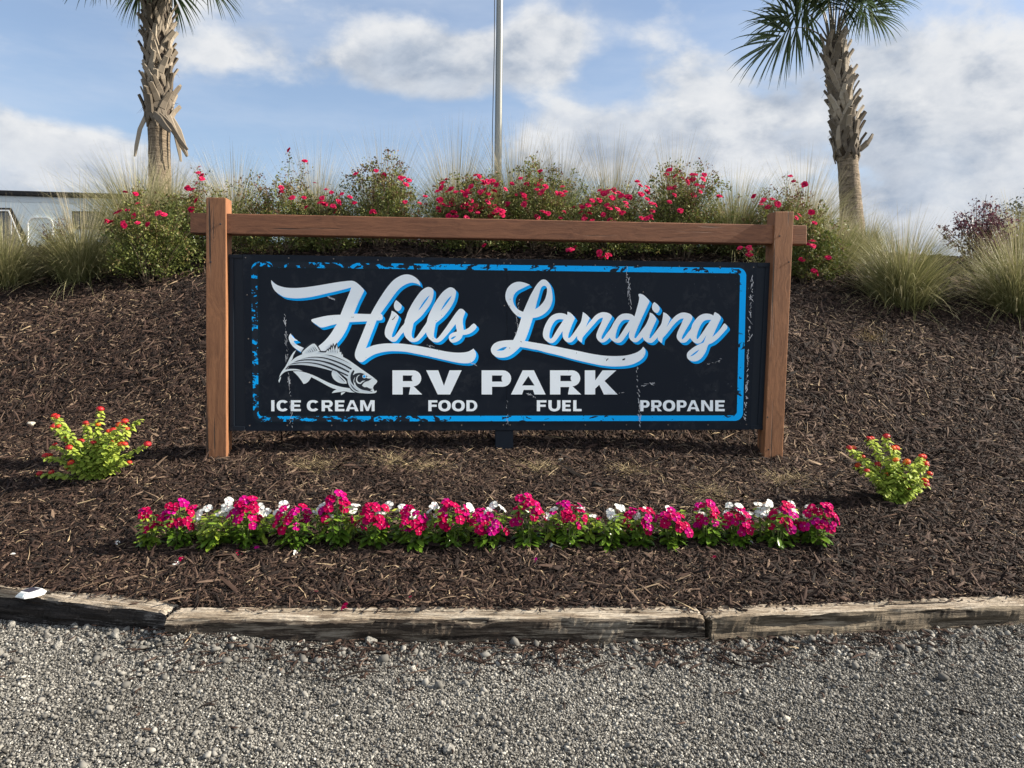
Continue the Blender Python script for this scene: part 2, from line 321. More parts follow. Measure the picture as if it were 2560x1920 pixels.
def mound(x, y):
    x = np.asarray(x, float); y = np.asarray(y, float); t = y-yfront(x)-TIMBER_D
    def P(q): return np.interp(q, _pt, _pz)
    z = (P(t-.12)+P(t)+P(t+.12)+P(t-.25)+P(t+.25))/5
    k = 1-.006*np.clip(np.abs(x)-2.5, 0, 20)**1.35; k = np.where(t > 1.5, 1+(k-1)*np.clip((t-1.5)/3, 0, 1), 1)
    z = z*k; z = z-(.020*x+.024)*np.exp(-((t-1.75)/.55)**2)*np.clip(3.5-np.abs(x), 0, 1)+smooth_noise(x, y, 1.7, 2.)*.022*np.clip(t/.8, 0, 1)+(smooth_noise(x, y, 5.1, 5.)*.010+smooth_noise(x, y, 15., 7.)*.008+smooth_noise(x, y, 31., 1.)*.0045)*np.clip(t/.4, 0, 1)
    edge = np.clip((np.abs(x)-15)/6, 0, 1); return z*(1-edge)-.15*edge
def gravel_h(x, y):
    x = np.asarray(x, float); y = np.asarray(y, float); d = yfront(x)-y
    near = np.exp(-np.clip(d, 0, 9)/.13)
    return .004*smooth_noise(x, y, 3., 1.)+.003*smooth_noise(x, y, 9., 3.)+.0026*smooth_noise(x, y, 31., 6.)+.002*smooth_noise(x, y, 67., 2.)+near*(.012+.045*np.exp(-((x+1.42)/.42)**2)+.018*np.exp(-((x-1.5)/.4)**2)+.03*np.clip((x-1.6)/2, 0, 1)+.01*smooth_noise(x, y, 7., 4.))
def on_mound(u, v):                    # where a sight line lands on the mound
    d = ray(u, v); t = np.arange(2.6, 14, .01); p = CPOS+t[:, None]*d; hit = np.nonzero(p[:, 2] < mound(p[:, 0], p[:, 1]))[0]
    q = p[hit[0]] if len(hit) else p[-1]; return np.array([q[0], q[1], float(mound(q[0], q[1]))])
def on_gravel(u, v):
    q = gz(u, v, 0.); q[2] = float(gravel_h(q[0], q[1])); return q
def grid(name, xs, ys, hf, m, kind='structure'):
    X, Y = np.meshgrid(xs, ys); Z = hf(X, Y); V = np.stack([X, Y, Z], -1).reshape(-1, 3); nx, ny = len(xs), len(ys)
    i = (np.arange(ny-1)[:, None]*nx+np.arange(nx-1)[None]).ravel(); F = np.stack([i, i+1, i+nx+1, i+nx], -1)
    me = np_mesh(name, V, F, np.zeros(len(V)), [m]); me.polygons.foreach_set('use_smooth', [True]*len(F))
    return tag(link(bpy.data.objects.new(name, me)), kind=kind)
def spread(lo, hi, a, b, fine, far):
    return np.unique(np.concatenate([np.linspace(-far, lo, 14), np.arange(lo, hi, fine), np.linspace(hi, far, 14)]))
gx = np.unique(np.concatenate([np.linspace(-500, -12, 16), np.arange(-12, -4, .4), np.arange(-4, 4.01, .05), np.arange(4, 12, .4), np.linspace(12, 500, 16)]))
gy = np.unique(np.concatenate([np.linspace(-400, -8, 12), np.arange(-8, 1.4, .3), np.arange(1.4, 4.6, .04), np.linspace(5, 900, 30)]))
grid('gravel_ground', gx, gy, lambda X, Y: np.where((Y < 4.9) & (np.abs(X) < 11), gravel_h(X, Y), 0.)-.006, M['gravel_bed'])
mx = np.unique(np.concatenate([np.arange(-22, -6, .3), np.arange(-6, 6.01, .06), np.arange(6, 22, .3)])); mt = np.concatenate([np.arange(-.10, 6.6, .06), np.arange(6.6, 11.2, .25)])
X, T = np.meshgrid(mx, mt); Y = T+yfront(X)+TIMBER_D; Z = mound(X, Y); nx, ny = len(mx), len(mt)
i = (np.arange(ny-1)[:, None]*nx+np.arange(nx-1)[None]).ravel(); F = np.stack([i, i+1, i+nx+1, i+nx], -1)
me = np_mesh('mulch_mound', np.stack([X, Y, Z], -1).reshape(-1, 3), F, np.zeros(X.size), [M['mulch_bed']]); me.polygons.foreach_set('use_smooth', [True]*len(F))
tag(link(bpy.data.objects.new('mulch_mound', me)), kind='structure')

def rotmats(yaw, pitch, roll):
    cy, sy, cp, sp, cr, sr = np.cos(yaw), np.sin(yaw), np.cos(pitch), np.sin(pitch), np.cos(roll), np.sin(roll)
    R = np.empty((len(yaw), 3, 3))
    R[:, 0, 0] = cy*cp; R[:, 0, 1] = cy*sp*sr-sy*cr; R[:, 0, 2] = cy*sp*cr+sy*sr
    R[:, 1, 0] = sy*cp; R[:, 1, 1] = sy*sp*sr+cy*cr; R[:, 1, 2] = sy*sp*cr-cy*sr
    R[:, 2, 0] = -sp; R[:, 2, 1] = cp*sr; R[:, 2, 2] = cp*cr
    return R
CHIPV = np.array([[-1, -.35, 0], [-1, .35, 0], [-.25, 1, 0], [.3, .9, 0], [1, .3, 0], [1, -.25, 0], [.35, -1, 0], [-.3, -.85, 0],
                  [-.85, -.15, 1], [-.2, .45, 1], [.3, .4, 1], [.85, .05, 1], [.3, -.45, 1], [-.25, -.4, 1]], float)
CHIPF = np.array([[0, 8, 9, 1], [1, 9, 2, 2], [2, 9, 10, 3], [3, 10, 11, 4], [4, 11, 5, 5], [5, 11, 12, 6], [6, 12, 13, 7], [7, 13, 8, 0], [8, 13, 10, 9], [13, 12, 11, 10]])
CHIPT = np.array([[0, 8, 9], [0, 9, 1], [1, 9, 2], [2, 9, 10], [2, 10, 3], [3, 10, 11], [3, 11, 4], [4, 11, 5], [5, 11, 12], [5, 12, 6], [6, 12, 13], [6, 13, 7], [7, 13, 8], [7, 8, 0], [8, 13, 9], [9, 13, 10], [10, 13, 12], [10, 12, 11]])
def chip_cloud(x, y, z, slope, L, Wd, H, tone, tilt, bend):
    n = len(x); v = CHIPV[None]*np.stack([L, Wd, H], -1)[:, None, :]
    v = v+RNG.normal(0, .16, (n, 14, 3))*np.stack([L*.35, Wd, H*.8], -1)[:, None, :]
    u = CHIPV[None, :, 0]; v[:, :, 1] += (u**2-.4)*bend[:, None]*L[:, None]; v[:, :, 2] += (.3-u**2)*np.abs(bend[:, None])*L[:, None]*.35
    R = rotmats(RNG.uniform(0, 6.283, n), RNG.normal(0, tilt, n), RNG.normal(0, .45, n))
    v = np.einsum('nij,nkj->nki', R, v)
    v[:, :, 2] += slope[:, None]*v[:, :, 1]+z[:, None]; v[:, :, 0] += x[:, None]; v[:, :, 1] += y[:, None]
    F = (CHIPT[None]+(np.arange(n)*14)[:, None, None]).reshape(-1, 3)
    return v.reshape(-1, 3), F, np.repeat(tone, 14)
def mulch(t0, t1, dens, size, hw):
    # chips between two distances behind the timbers; hw is the half width reached at distance y
    area = (t1-t0)*2*hw; n = int(area*dens); x = RNG.uniform(-hw, hw, n); t = RNG.uniform(t0, t1, n); y = t+yfront(x)+TIMBER_D
    z = mound(x, y); sl = (mound(x, y+.03)-mound(x, y-.03))/.06
    pale = smooth_noise(x, y, 1.9, 9.)*.6+smooth_noise(x, y, 4.7, 3.)*.5
    q = RNG.random(n); fam = np.where(RNG.random(n) > .36, .66, 1.2); L = size*fam*np.exp(RNG.normal(0, .45, n))*.021; L = L*1.12; Wd = L*RNG.uniform(.08, .25, n); Wd = np.minimum(Wd, .0075*size); H = RNG.uniform(.0015, .0055, n)*size
    tone = np.clip(RNG.normal(.35, .25, n)+.10*pale, 0, .80); bend = RNG.normal(0, .10, n)
    st = q > .905-.12*pale; tone[st] = np.clip(RNG.normal(.80, .10, st.sum()), .5, 1.); Wd[st] = .0012*size+RNG.random(st.sum())*.0014; L[st] *= 1.5; H[st] = .0022; bend[st] = RNG.normal(0, .35, st.sum())
    fine = RNG.random(n) < .48; k_ = fine.sum(); L[fine] = size*RNG.uniform(.010, .027, k_); Wd[fine] = RNG.uniform(.0009, .0019, k_)*size; H[fine] = .0018*size; tone[fine] = np.clip(RNG.normal(.50, .20, k_)+.12*pale[fine], 0, .9); bend[fine] = RNG.normal(0, .28, k_)
    big = (RNG.random(n) > .985) & ~fine; L[big] *= 1.7; Wd[big] *= 1.7; H[big] *= 1.6
    return chip_cloud(x, y, z+RNG.uniform(-.004, .024, n)*size, sl, L, Wd, H, tone, .32, bend)
parts = [mulch(-.05, .55, 17000, 1.1, 4.2), mulch(.55, 1.4, 14000, 1.1, 4.7), mulch(1.4, 2.4, 9000, 1.15, 5.8), mulch(2.4, 4.0, 4800, 1.35, 7.4), mulch(4.0, 6.0, 1100, 1.9, 9.4)]
# chips that spilled over the timbers and out on the gravel
n = 900; x = RNG.uniform(-3, 3, n); y = yfront(x)+TIMBER_D*np.clip(RNG.beta(4, 1.3, n), .1, 1); q = np.ones(n)
parts.append(chip_cloud(x, y, TIMBER_TOP+.004+RNG.random(n)*.004, 0*x, .017*np.exp(RNG.normal(0, .4, n)), RNG.uniform(.002, .005, n), RNG.uniform(.002, .004, n), np.clip(RNG.normal(.40, .16, n), 0, .9), .1, RNG.normal(0, .12, n)))
cl = [(-.72, .16, 150), (-.10, .20, 130), (.28, .12, 90), (.75, .18, 120), (1.15, .15, 90), (1.75, .22, 130), (-1.45, .2, 60)]
x = np.concatenate([RNG.uniform(-2.9, 2.9, 420)]+[RNG.normal(c, w, n_) for c, w, n_ in cl]); n = len(x)
y = yfront(x)-np.concatenate([RNG.exponential(.30, 420), np.abs(RNG.normal(.09, .10, n-420))])-.01; sz = np.where(np.arange(n) < 420, .75, 1.15)
parts.append(chip_cloud(x, y, gravel_h(x, y)+.009+RNG.random(n)*.008, 0*x, sz*.022*np.exp(RNG.normal(0, .5, n)), sz*RNG.uniform(.0018, .006, n), RNG.uniform(.002, .005, n), np.clip(RNG.normal(.36, .18, n), 0, .95), .15, RNG.normal(0, .2, n)))
off = 0; Vs, Fs, Ts = [], [], []
for v, f, t in parts: Vs.append(v); Fs.append(f+off); Ts.append(t); off += len(v)
me = np_mesh('mulch_chips', np.concatenate(Vs), np.concatenate(Fs), np.concatenate(Ts), [M['chips']])
tag(link(bpy.data.objects.new('mulch_chips', me)), 'shredded dark brown bark mulch covering the mound', 'mulch', kind='stuff')

_ph = (1+5**.5)/2
ICO = np.array([[-1, _ph, 0], [1, _ph, 0], [-1, -_ph, 0], [1, -_ph, 0], [0, -1, _ph], [0, 1, _ph], [0, -1, -_ph], [0, 1, -_ph], [_ph, 0, -1], [_ph, 0, 1], [-_ph, 0, -1], [-_ph, 0, 1]])/math.sqrt(1+_ph*_ph)
ICOF = np.array([[0, 11, 5], [0, 5, 1], [0, 1, 7], [0, 7, 10], [0, 10, 11], [1, 5, 9], [5, 11, 4], [11, 10, 2], [10, 7, 6], [7, 1, 8], [3, 9, 4], [3, 4, 2], [3, 2, 6], [3, 6, 8], [3, 8, 9], [4, 9, 5], [2, 4, 11], [6, 2, 10], [8, 6, 7], [9, 8, 1]])
def pebbles(x, y, z, r, tone):
    n = len(x); v = ICO[None]*(1+RNG.normal(0, .24, (n, 12, 1))); v = v*np.stack([r*RNG.uniform(.8, 1.35, n), r*RNG.uniform(.75, 1.1, n), r*RNG.uniform(.55, .95, n)], -1)[:, None]
    R = rotmats(RNG.uniform(0, 6.28, n), RNG.normal(0, .4, n), RNG.normal(0, .4, n)); v = np.einsum('nij,nkj->nki', R, v)+np.stack([x, y, z], -1)[:, None]
    return v.reshape(-1, 3), (ICOF[None]+(np.arange(n)*12)[:, None, None]).reshape(-1, 3), np.repeat(tone, 12)
parts = []
for (ya, yb, hw, dens, rr) in ((2.35, 3.95, 3.5, 42000, .0027), (1.5, 2.35, 2.6, 7000, .0060)):
    n = int((yb-ya)*2*hw*dens); x = RNG.uniform(-hw, hw, n); y = RNG.uniform(ya, yb, n); k = y < yfront(x)-.002; x, y = x[k], y[k]; n = len(x)
    r = rr*np.exp(RNG.normal(0, .42, n)); tone = np.clip(RNG.normal(.49, .20, n)+.10*smooth_noise(x, y, 2.1, 4.)+.06*smooth_noise(x, y, 6.3, 1.), 0, .93); tone[RNG.random(n) > .988] = .97; tone = np.where((tone > .9) & (r > .006), .7, tone)
    parts.append(pebbles(x, y, gravel_h(x, y)-.002+r*RNG.uniform(0, 1.5, n), r, tone))
n = 1500; x = RNG.uniform(-2.9, 2.9, n); y = yfront(x)-.01-RNG.exponential(.16, n); r = .009*np.exp(RNG.normal(0, .35, n))
parts.append(pebbles(x, y, gravel_h(x, y)+r*.35, r, np.clip(RNG.normal(.42, .15, n), 0, .9)))
n = 150; x = RNG.uniform(-2.4, 2.4, n); y = RNG.uniform(2.4, 3.4, n); r = .0095*np.exp(RNG.normal(0, .3, n))
parts.append(pebbles(x, y, gravel_h(x, y)+r*.3, r, np.clip(RNG.normal(.45, .15, n), 0, .8)))
off = 0; Vs, Fs, Ts = [], [], []
for v, f, t in parts: Vs.append(v); Fs.append(f+off); Ts.append(t); off += len(v)
me = np_mesh('gravel_stones', np.concatenate(Vs), np.concatenate(Fs), np.concatenate(Ts), [M['pebbles']])
tag(link(bpy.data.objects.new('gravel_stones', me)), 'loose grey crushed gravel covering the ground before the timbers', 'gravel', kind='stuff')

# ---------------------------------------------------------------- edging timbers
def timber(a, b, label, side, seed, drop=.16):
    a = np.array(a); b = np.array(b); L = np.linalg.norm((b-a)[:2]); ang = math.atan2(b[1]-a[1], b[0]-a[0]); r = random.Random(seed)
    o = bpy.data.objects.new('edging_timber', None)
    sec = [(0, -drop), (0, -.10), (0, -.075), (0, -.05), (0, -.018), (.005, -.006), (.016, 0)]+[(.016+(TIMBER_D-.031)*(q+1)/14, .001) for q in range(13)]+[(TIMBER_D-.015, 0), (TIMBER_D-.003, -.012), (TIMBER_D, -.10)]; nk = len(sec)
    nx = 170; vs = []; fs = []; mi = []
    ph = [r.uniform(0, 6) for _ in range(60)]; split = [(r.randrange(7, nk-3), r.uniform(0, L), r.uniform(.12, .5)) for _ in range(16)]+[(r.randrange(1, 4), r.uniform(0, L), r.uniform(.1, .35)) for _ in range(8)]
    for i in range(nx+1):
        x = L*i/nx; e = min(i, nx-i); er = .006 if e == 0 else 0.
        for k, (d, z) in enumerate(sec):
            w = .0035*math.sin(x*9+ph[k])+.0025*math.sin(x*23+ph[k+5])+r.gauss(0, .0011)+.006*math.sin(x*1.3+ph[9])*(k in (4, 5, 6))
            chip = -.012*max(0, math.sin(x*5.1+ph[11])-.72)*3-.007*max(0, math.sin(x*17+ph[12])-.6)*2 if k in (4, 5) else 0
            grain = .0016*math.sin(x*6.1+ph[k+20])+.0013*math.sin(x*19+ph[k+22]*3); gap = sum(-.010*max(0, 1-((x-c_)/w_)**2) for kk, c_, w_ in split if kk == k)
            endw = -.010*max(0, 1-x/.10)*r.random()*(k > 4)-.010*max(0, 1-(L-x)/.10)*r.random()*(k > 4)
            vs.append((x+r.gauss(0, .006)*(e == 0), d+(w+grain-gap)*(k < 5)-chip, z+w*.8*(k > 3)+chip-er+endw+(grain+gap)*(k > 5)))
    m = len(sec)
    for i in range(nx):
        for k in range(m-1):
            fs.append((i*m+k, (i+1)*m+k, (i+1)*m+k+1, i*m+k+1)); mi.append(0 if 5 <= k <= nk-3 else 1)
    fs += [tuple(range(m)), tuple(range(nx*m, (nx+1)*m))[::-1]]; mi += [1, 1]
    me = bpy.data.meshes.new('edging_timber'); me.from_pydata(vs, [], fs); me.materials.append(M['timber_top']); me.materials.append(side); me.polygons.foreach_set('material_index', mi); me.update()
    ob = link(bpy.data.objects.new('edging_timber', me)); ob.location = (a[0], a[1], TIMBER_TOP); ob.rotation_euler = (0, 0, ang)
    return tag(ob, label, 'timber', 'old timbers edging the mulch bed')
timber(*TL[0], 'weathered edging timber with a nearly black front, carrying the white solar light', M['timber_shaded'], 1)
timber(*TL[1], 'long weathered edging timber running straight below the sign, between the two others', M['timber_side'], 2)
timber(*TL[2], 'grey brown edging timber angling away right of the open gap', M['timber_sunlit'], 3)

# ---------------------------------------------------------------- the sign
TH = rad(4.74); SC = np.array([-.048, 5.493, 0.]); SA = np.array([math.cos(TH), math.sin(TH), 0]); SN = np.array([math.sin(TH), -math.cos(TH), 0])
def SP(u, v, o=0.):
    d = ray(u, v); t = (o-(CPOS-SC)@SN)/(d@SN); p = CPOS+d*t; return (float((p-SC)@SA), float(p[2]))
sign = empty('park_sign', SC, 'wide dark sign with white script hung between two brown wooden posts', 'sign', rz=TH)
def prism(name, quad, y0, y1, m, parent, bev=.005):   # quad of (s, z) corners, from local y0 (front) to y1 (back)
    b = MB(); b.add([(s, y0, z) for s, z in quad]+[(s, y1, z) for s, z in quad], [(0, 1, 2, 3), (7, 6, 5, 4), (0, 4, 5, 1), (1, 5, 6, 2), (2, 6, 7, 3), (3, 7, 4, 0)])
    o = b.build(name, m, parent); return bevel(o, bev) if bev else o
def lower(p, q, dz): k = dz/(p[1]-q[1]); return (q[0]+(q[0]-p[0])*k, q[1]-dz)
OP = .052
for (tl, tr, bl_, br) in (((514.9, 493.2), (564.8, 494), (514.9, 1134), (566.0, 1137)), ((1937.8, 528.7), (1985, 528.7), (1910, 1152), (1956, 1156))):
    a, b_, c, d = SP(*tl, OP), SP(*tr, OP), SP(*bl_, OP), SP(*br, OP)
    prism('post', [lower(a, c, .3), lower(b_, d, .3), b_, a], -OP, -OP+.142, M['wood_up'], sign)
o0 = OP-.016
p1, p2, p3, p4 = SP(475, 531.5, o0), SP(2017.5, 563.5, o0), SP(2017.5, 611, o0), SP(475, 583, o0)
prism('beam', [p4, p3, p2, p1], -o0, -o0+.118, M['wood_across'], sign, .006)
# dark box behind the printed faces, with the narrow side fields
fl, fr = SP(572, 640), SP(1926, 662); bl0, br0 = SP(574, 1075), SP(1906, 1073)
prism('sign_frame', [bl0, br0, fr, fl], .004, .062, M['frame_dark'], sign, .002)
tlm, trm = SP(608, 640), SP(1893, 663)
for (a, b_, c, d) in (((572, 636), (606, 636.4), (606, 645), (572, 645)), ((1893, 656.6), (1927, 657), (1926.5, 667), (1893, 667)), ((574, 1066), (612, 1066.5), (612, 1077), (574, 1076.6)), ((1876, 1063), (1907, 1063), (1907, 1074), (1876, 1074)),
                      ((573, 646), (584, 646), (586, 1065), (575, 1065)), ((1914, 668), (1926, 668), (1906, 1062), (1894, 1062))):
    prism('frame_strip', [SP(*d), SP(*c), SP(*b_), SP(*a)], -.0045, .0035, M['frame_dark'], sign, .0015)
seam_t, seam_b = SP(1267.6, 648), SP(1266.6, 1075)
faces = []
for quad in (([SP(614, 1077.3), (seam_b[0]-.0012, SP(1266, 1076)[1]), (seam_t[0]-.0012, SP(1267, 647)[1]), SP(606.5, 636)]), ([(seam_b[0]+.0012, SP(1267, 1076)[1]), SP(1876.5, 1074.5), SP(1893, 656.5), (seam_t[0]+.0012, SP(1267, 647)[1])])):
    faces.append(prism('printed_panel', quad, 0, .0038, M['panel'], sign, .0012))
leg = prism('middle_leg', [SP(1241, 1190, -.02), SP(1284, 1190, -.02), SP(1283, 1076, -.02), SP(1238, 1076, -.02)], .012, .10, M['frame_dark'], sign, .004)

def curve_fill(name, polys, o, m, parent, th=.0006):
    cu = bpy.data.curves.new(name, 'CURVE'); cu.dimensions = '2D'; cu.fill_mode = 'BOTH'; cu.extrude = th/2
    for pl in polys:
        sp = cu.splines.new('POLY'); sp.points.add(len(pl)-1); sp.use_cyclic_u = True
        for k, (x, z) in zip(sp.points, pl): k.co = (x, z, 0, 1)
    t = bpy.data.objects.new(name, cu); COL.objects.link(t); dg = bpy.context.evaluated_depsgraph_get(); dg.update()
    me = bpy.data.meshes.new_from_object(t.evaluated_get(dg)); bpy.data.objects.remove(t); bpy.data.curves.remove(cu)
    me.transform(Matrix(((1, 0, 0, 0), (0, 0, -1, -o), (0, 1, 0, 0), (0, 0, 0, 1)))); me.materials.clear(); me.materials.append(m); me.name = name
    return link(bpy.data.objects.new(name, me), parent)
def rounded(pts, corner=48, sub=3):     # smooth a traced outline, keeping its sharp corners
    n = len(pts); P = [Vector(p) for p in pts]; sharp = []
    for i in range(n):
        a = P[i]-P[i-1]; b = P[(i+1) % n]-P[i]; sharp.append(a.length < 1e-6 or b.length < 1e-6 or a.angle(b) > rad(corner))
    res = []
    for i in range(n):
        p0, p1, p2, p3 = P[i-1], P[i], P[(i+1) % n], P[(i+2) % n]; ch = (p2-p1).length
        m1 = Vector((0, 0)) if sharp[i] else (p2-p0).normalized()*ch; m2 = Vector((0, 0)) if sharp[(i+1) % n] else (p3-p1).normalized()*ch
        if sharp[i]: m1 = (p2-p1)
        if sharp[(i+1) % n]: m2 = (p2-p1)
        for k in range(sub):
            t = k/sub; h = p1*(2*t**3-3*t*t+1)+m1*(t**3-2*t*t+t)+p2*(-2*t**3+3*t*t)+m2*(t**3-t*t); res.append((h.x, h.y))
    return res
ZONE = {'A': (670, 680, 260/1659), 'B': (900, 680, 300/1991), 'C': (1220, 690, 240/1659), 'D': (1340, 720, 300/2212), 'E': (1560, 720, 280/2212), 'F': (690, 830, 260/2212)}
def trace(s):                           # 'A 52,128 100,178 B ...' : picture points read off in enlargement zones
    res = []; z = None
    for w in s.split():
        if w in ZONE: z = ZONE[w]
        else: x, y = w.split(','); res.append((z[0]+float(x)*z[2], z[1]+float(y)*z[2]))
    return res
def onsign(pts, o=0., dx=0, dy=0): return [SP(u+dx, v+dy, o) for u, v in pts]
HILLS = ["A 52,128 100,178 180,222 300,250 450,255 600,243 800,215 1000,180 1200,150 1330,140 1380,150 1450,200 1520,270 1535,300 1500,370 1440,490 1370,665 1500,668 1620,672 B 178,697 230,600 300,480 370,370 450,255 540,150 620,90 700,52 775,40 850,52 920,90 980,150 1003,228 960,200 880,178 820,183 740,215 660,270 580,360 480,500 400,610 340,692 360,705 375,740 370,780 345,800 275,802 230,920 180,1050 130,1180 97,1268 150,1245 230,1215 350,1193 500,1184 700,1190 900,1215 1100,1252 1300,1293 1450,1322 1600,1338 1720,1335 1800,1318 1850,1292 1882,1270 1910,1310 1925,1360 1915,1420 1880,1475 1830,1505 1760,1515 1650,1508 1500,1480 1300,1435 1100,1390 900,1350 750,1323 600,1313 480,1315 350,1335 230,1372 130,1430 60,1482 20,1497 A 1425,1410 1395,1370 1385,1320 1395,1260 1430,1160 1480,1040 1530,915 1582,787 1500,790 1300,800 1250,920 1200,1010 1150,1080 1090,1150 1040,1210 930,1275 845,1275 800,1185 870,1130 940,1060 1010,970 1060,890 1100,828 1020,845 940,868 870,885 830,880 780,845 700,790 690,768 700,755 760,738 900,705 1030,688 1155,682 1200,570 1250,450 1300,330 1330,245 1230,272 1100,305 900,350 700,395 550,415 430,420 330,412 250,395 180,355 110,300 70,230 52,165",
 "A 360,980 385,1020 420,1058 480,1095 420,1098 410,1108 440,1145 500,1180 575,1212 530,1278 460,1235 390,1180 345,1110 330,1050 340,1010",
 "B 527,643 575,665 620,705 643,742 635,775 600,860 560,960 532,1040 528,1075 545,1085 575,1065 630,990 690,905 735,850 745,800 765,750 790,670 830,590 880,500 940,410 1000,330 1060,278 1110,253 1150,250 1190,265 1218,300 1218,370 1195,470 1150,560 1090,640 1020,730 950,795 890,850 880,900 862,980 857,1050 870,1090 895,1105 925,1090 980,1020 1040,930 1105,835 1120,770 1150,690 1200,590 1250,500 1310,410 1370,335 1430,285 1480,258 1520,256 1560,275 1590,310 1590,370 1568,460 1520,560 1460,650 1390,735 1320,800 1260,850 1245,910 1230,1000 1225,1060 1240,1095 1265,1110 1300,1085 1360,1010 1440,900 1520,780 1590,680 1640,622 1665,610 1700,615 1730,640 1745,665 1735,700 1712,760 1705,830 1712,900 1720,965 1760,950 1810,920 1850,880 1885,855 1910,865 1930,895 1935,920 1900,965 1840,1010 1770,1038 1705,1045 1695,1070 1670,1110 1630,1145 1580,1165 1535,1172 1500,1155 1478,1120 1473,1080 1485,1050 1520,1020 1560,1000 1608,988 1600,940 1585,865 1540,920 1470,1010 1400,1090 1350,1140 1300,1165 1250,1165 1200,1150 1150,1110 1115,1060 1095,1000 1060,1045 1000,1110 960,1145 900,1162 850,1158 800,1130 760,1090 735,1040 722,1000 700,1020 640,1095 600,1145 560,1158 520,1150 470,1115 430,1080 412,1030 415,960 440,880 480,790 512,710",
 "B 600,465 575,500 563,550 570,600 600,638 635,652 670,625 690,585 695,555 660,515"]
HILLS_SLITS = ["B 1155,385 1110,425 1050,500 1000,580 968,640 1010,600 1070,520 1120,450", "B 1522,390 1475,430 1415,505 1370,580 1338,645 1380,600 1440,525 1490,455", "B 1595,1062 1550,1072 1515,1095 1505,1112 1530,1115 1565,1095"]
LAND = ["C 725,152 660,125 590,105 530,100 460,112 400,145 345,200 312,270 300,340 308,410 335,470 380,550 440,630 500,685 575,715 555,790 530,870 500,960 465,1050 435,1108 370,1108 280,1115 190,1130 120,1160 75,1205 50,1260 60,1320 100,1370 150,1400 220,1412 300,1405 380,1375 450,1325 510,1270 555,1225 650,1240 800,1270 D 0,1135 200,1190 400,1235 600,1290 800,1340 1000,1385 1200,1425 1400,1445 1600,1440 1750,1415 1870,1365 1960,1300 2010,1220 2018,1150 2000,1110 1975,1082 1940,1130 1870,1180 1780,1215 1650,1245 1500,1255 1350,1253 1200,1240 1000,1208 800,1165 600,1125 400,1085 200,1045 0,1010 C 635,1122 670,1040 710,930 745,820 775,725 850,712 930,680 1000,630 1060,560 1100,470 1115,380 1105,270 1085,180 1050,120 1010,75 965,60 920,72 870,115 820,180 780,250 730,340 690,430 650,520 607,620 550,595 490,550 450,490 432,420 437,360 465,300 520,250 590,215 660,180",
 "D 575,500 540,480 480,465 420,463 350,478 290,510 240,560 190,640 150,730 128,820 130,890 150,935 190,975 230,1000 280,1015 330,1000 380,950 430,880 490,795 490,850 500,920 530,965 570,995 620,1003 670,985 720,930 760,880 760,930 785,965 820,995 845,1003 850,960 860,915 900,860 980,770 1060,680 1130,600 1180,560 1235,545 1220,600 1180,690 1140,780 1115,850 1112,900 1130,945 1160,980 1200,1003 1250,1000 1300,970 1360,915 1380,945 1420,980 1470,1003 1520,1010 1580,985 1640,910 1730,780 1715,850 1720,920 1750,965 1790,990 1840,1000 1890,975 1930,940 1965,905 E 390,1020 440,1060 500,1080 550,1080 600,1045 665,970 670,1020 695,1050 725,1075 748,1085 755,1040 770,985 820,930 900,830 980,730 1060,650 1120,610 1180,600 1150,670 1100,780 1055,880 1040,950 1050,1000 1085,1050 1130,1078 1190,1080 1240,1055 1305,985 1330,1020 1370,1065 1420,1092 1480,1095 1530,1070 1570,1020 1630,925 1600,1000 1570,1075 1500,1105 1400,1155 1310,1220 1255,1275 1240,1330 1255,1390 1300,1430 1370,1448 1440,1440 1510,1400 1570,1330 1620,1240 1665,1120 1740,1085 1830,1020 1920,930 2000,840 2040,790 2040,760 2020,725 1985,698 1960,720 1920,780 1860,860 1800,920 1745,970 1780,890 1820,800 1870,690 1910,610 1912,580 1890,540 1850,505 1795,475 1780,500 1765,545 1720,520 1660,507 1590,508 1520,530 1460,570 1400,640 1350,720 1325,800 1260,890 1200,970 1160,1015 1140,1005 1150,960 1200,860 1260,760 1320,660 1350,590 1345,560 1320,525 1270,500 1200,485 1130,490 1060,520 1000,565 940,630 890,700 840,775 870,710 900,640 918,605 900,570 860,525 820,495 775,480 768,560 755,630 735,710 680,790 620,870 560,950 520,998 500,990 510,930 545,840 590,740 640,625 630,590 600,545 560,505 510,485 500,560 470,640 420,740 360,820 300,900 240,985 215,995 200,970 225,890 270,780 330,640 400,490 460,360 500,270 490,240 440,185 390,140 320,115 290,120 285,140 300,190 290,270 260,380 230,490 205,565 D 1770,490 1700,472 1640,470 1580,482 1520,520 1470,580 1420,660 1390,720 1350,780 1290,860 1240,930 1215,945 1205,925 1220,870 1270,770 1330,660 1395,545 1398,520 1380,490 1330,460 1270,447 1210,448 1150,470 1090,510 1030,580 975,645 920,720 950,640 990,555 970,530 920,480 865,443 855,500 845,560 825,630 770,720 700,820 640,900 610,925 590,915 600,850 640,740 680,640 718,560 710,545 670,490 620,450 580,437",
 "E 598,278 570,310 553,370 560,420 590,465 630,490 665,490 690,450 705,410 690,365 650,315"]
LAND_HOLES = ["C 955,172 920,200 895,270 870,360 845,450 815,575 870,540 930,480 980,410 1010,320 1020,240 1012,190 985,170", "D 510,580 460,575 400,580 350,610 300,680 265,770 245,860 250,920 270,938 300,915 340,850 400,750 460,660", "D 1730,590 1680,585 1620,590 1570,625 1520,700 1485,800 1463,900 1470,935 1500,930 1540,880 1600,790 1670,680", "E 1720,630 1660,628 1600,640 1550,680 1500,760 1460,860 1435,960 1435,1008 1460,1008 1500,950 1570,850 1650,730"]
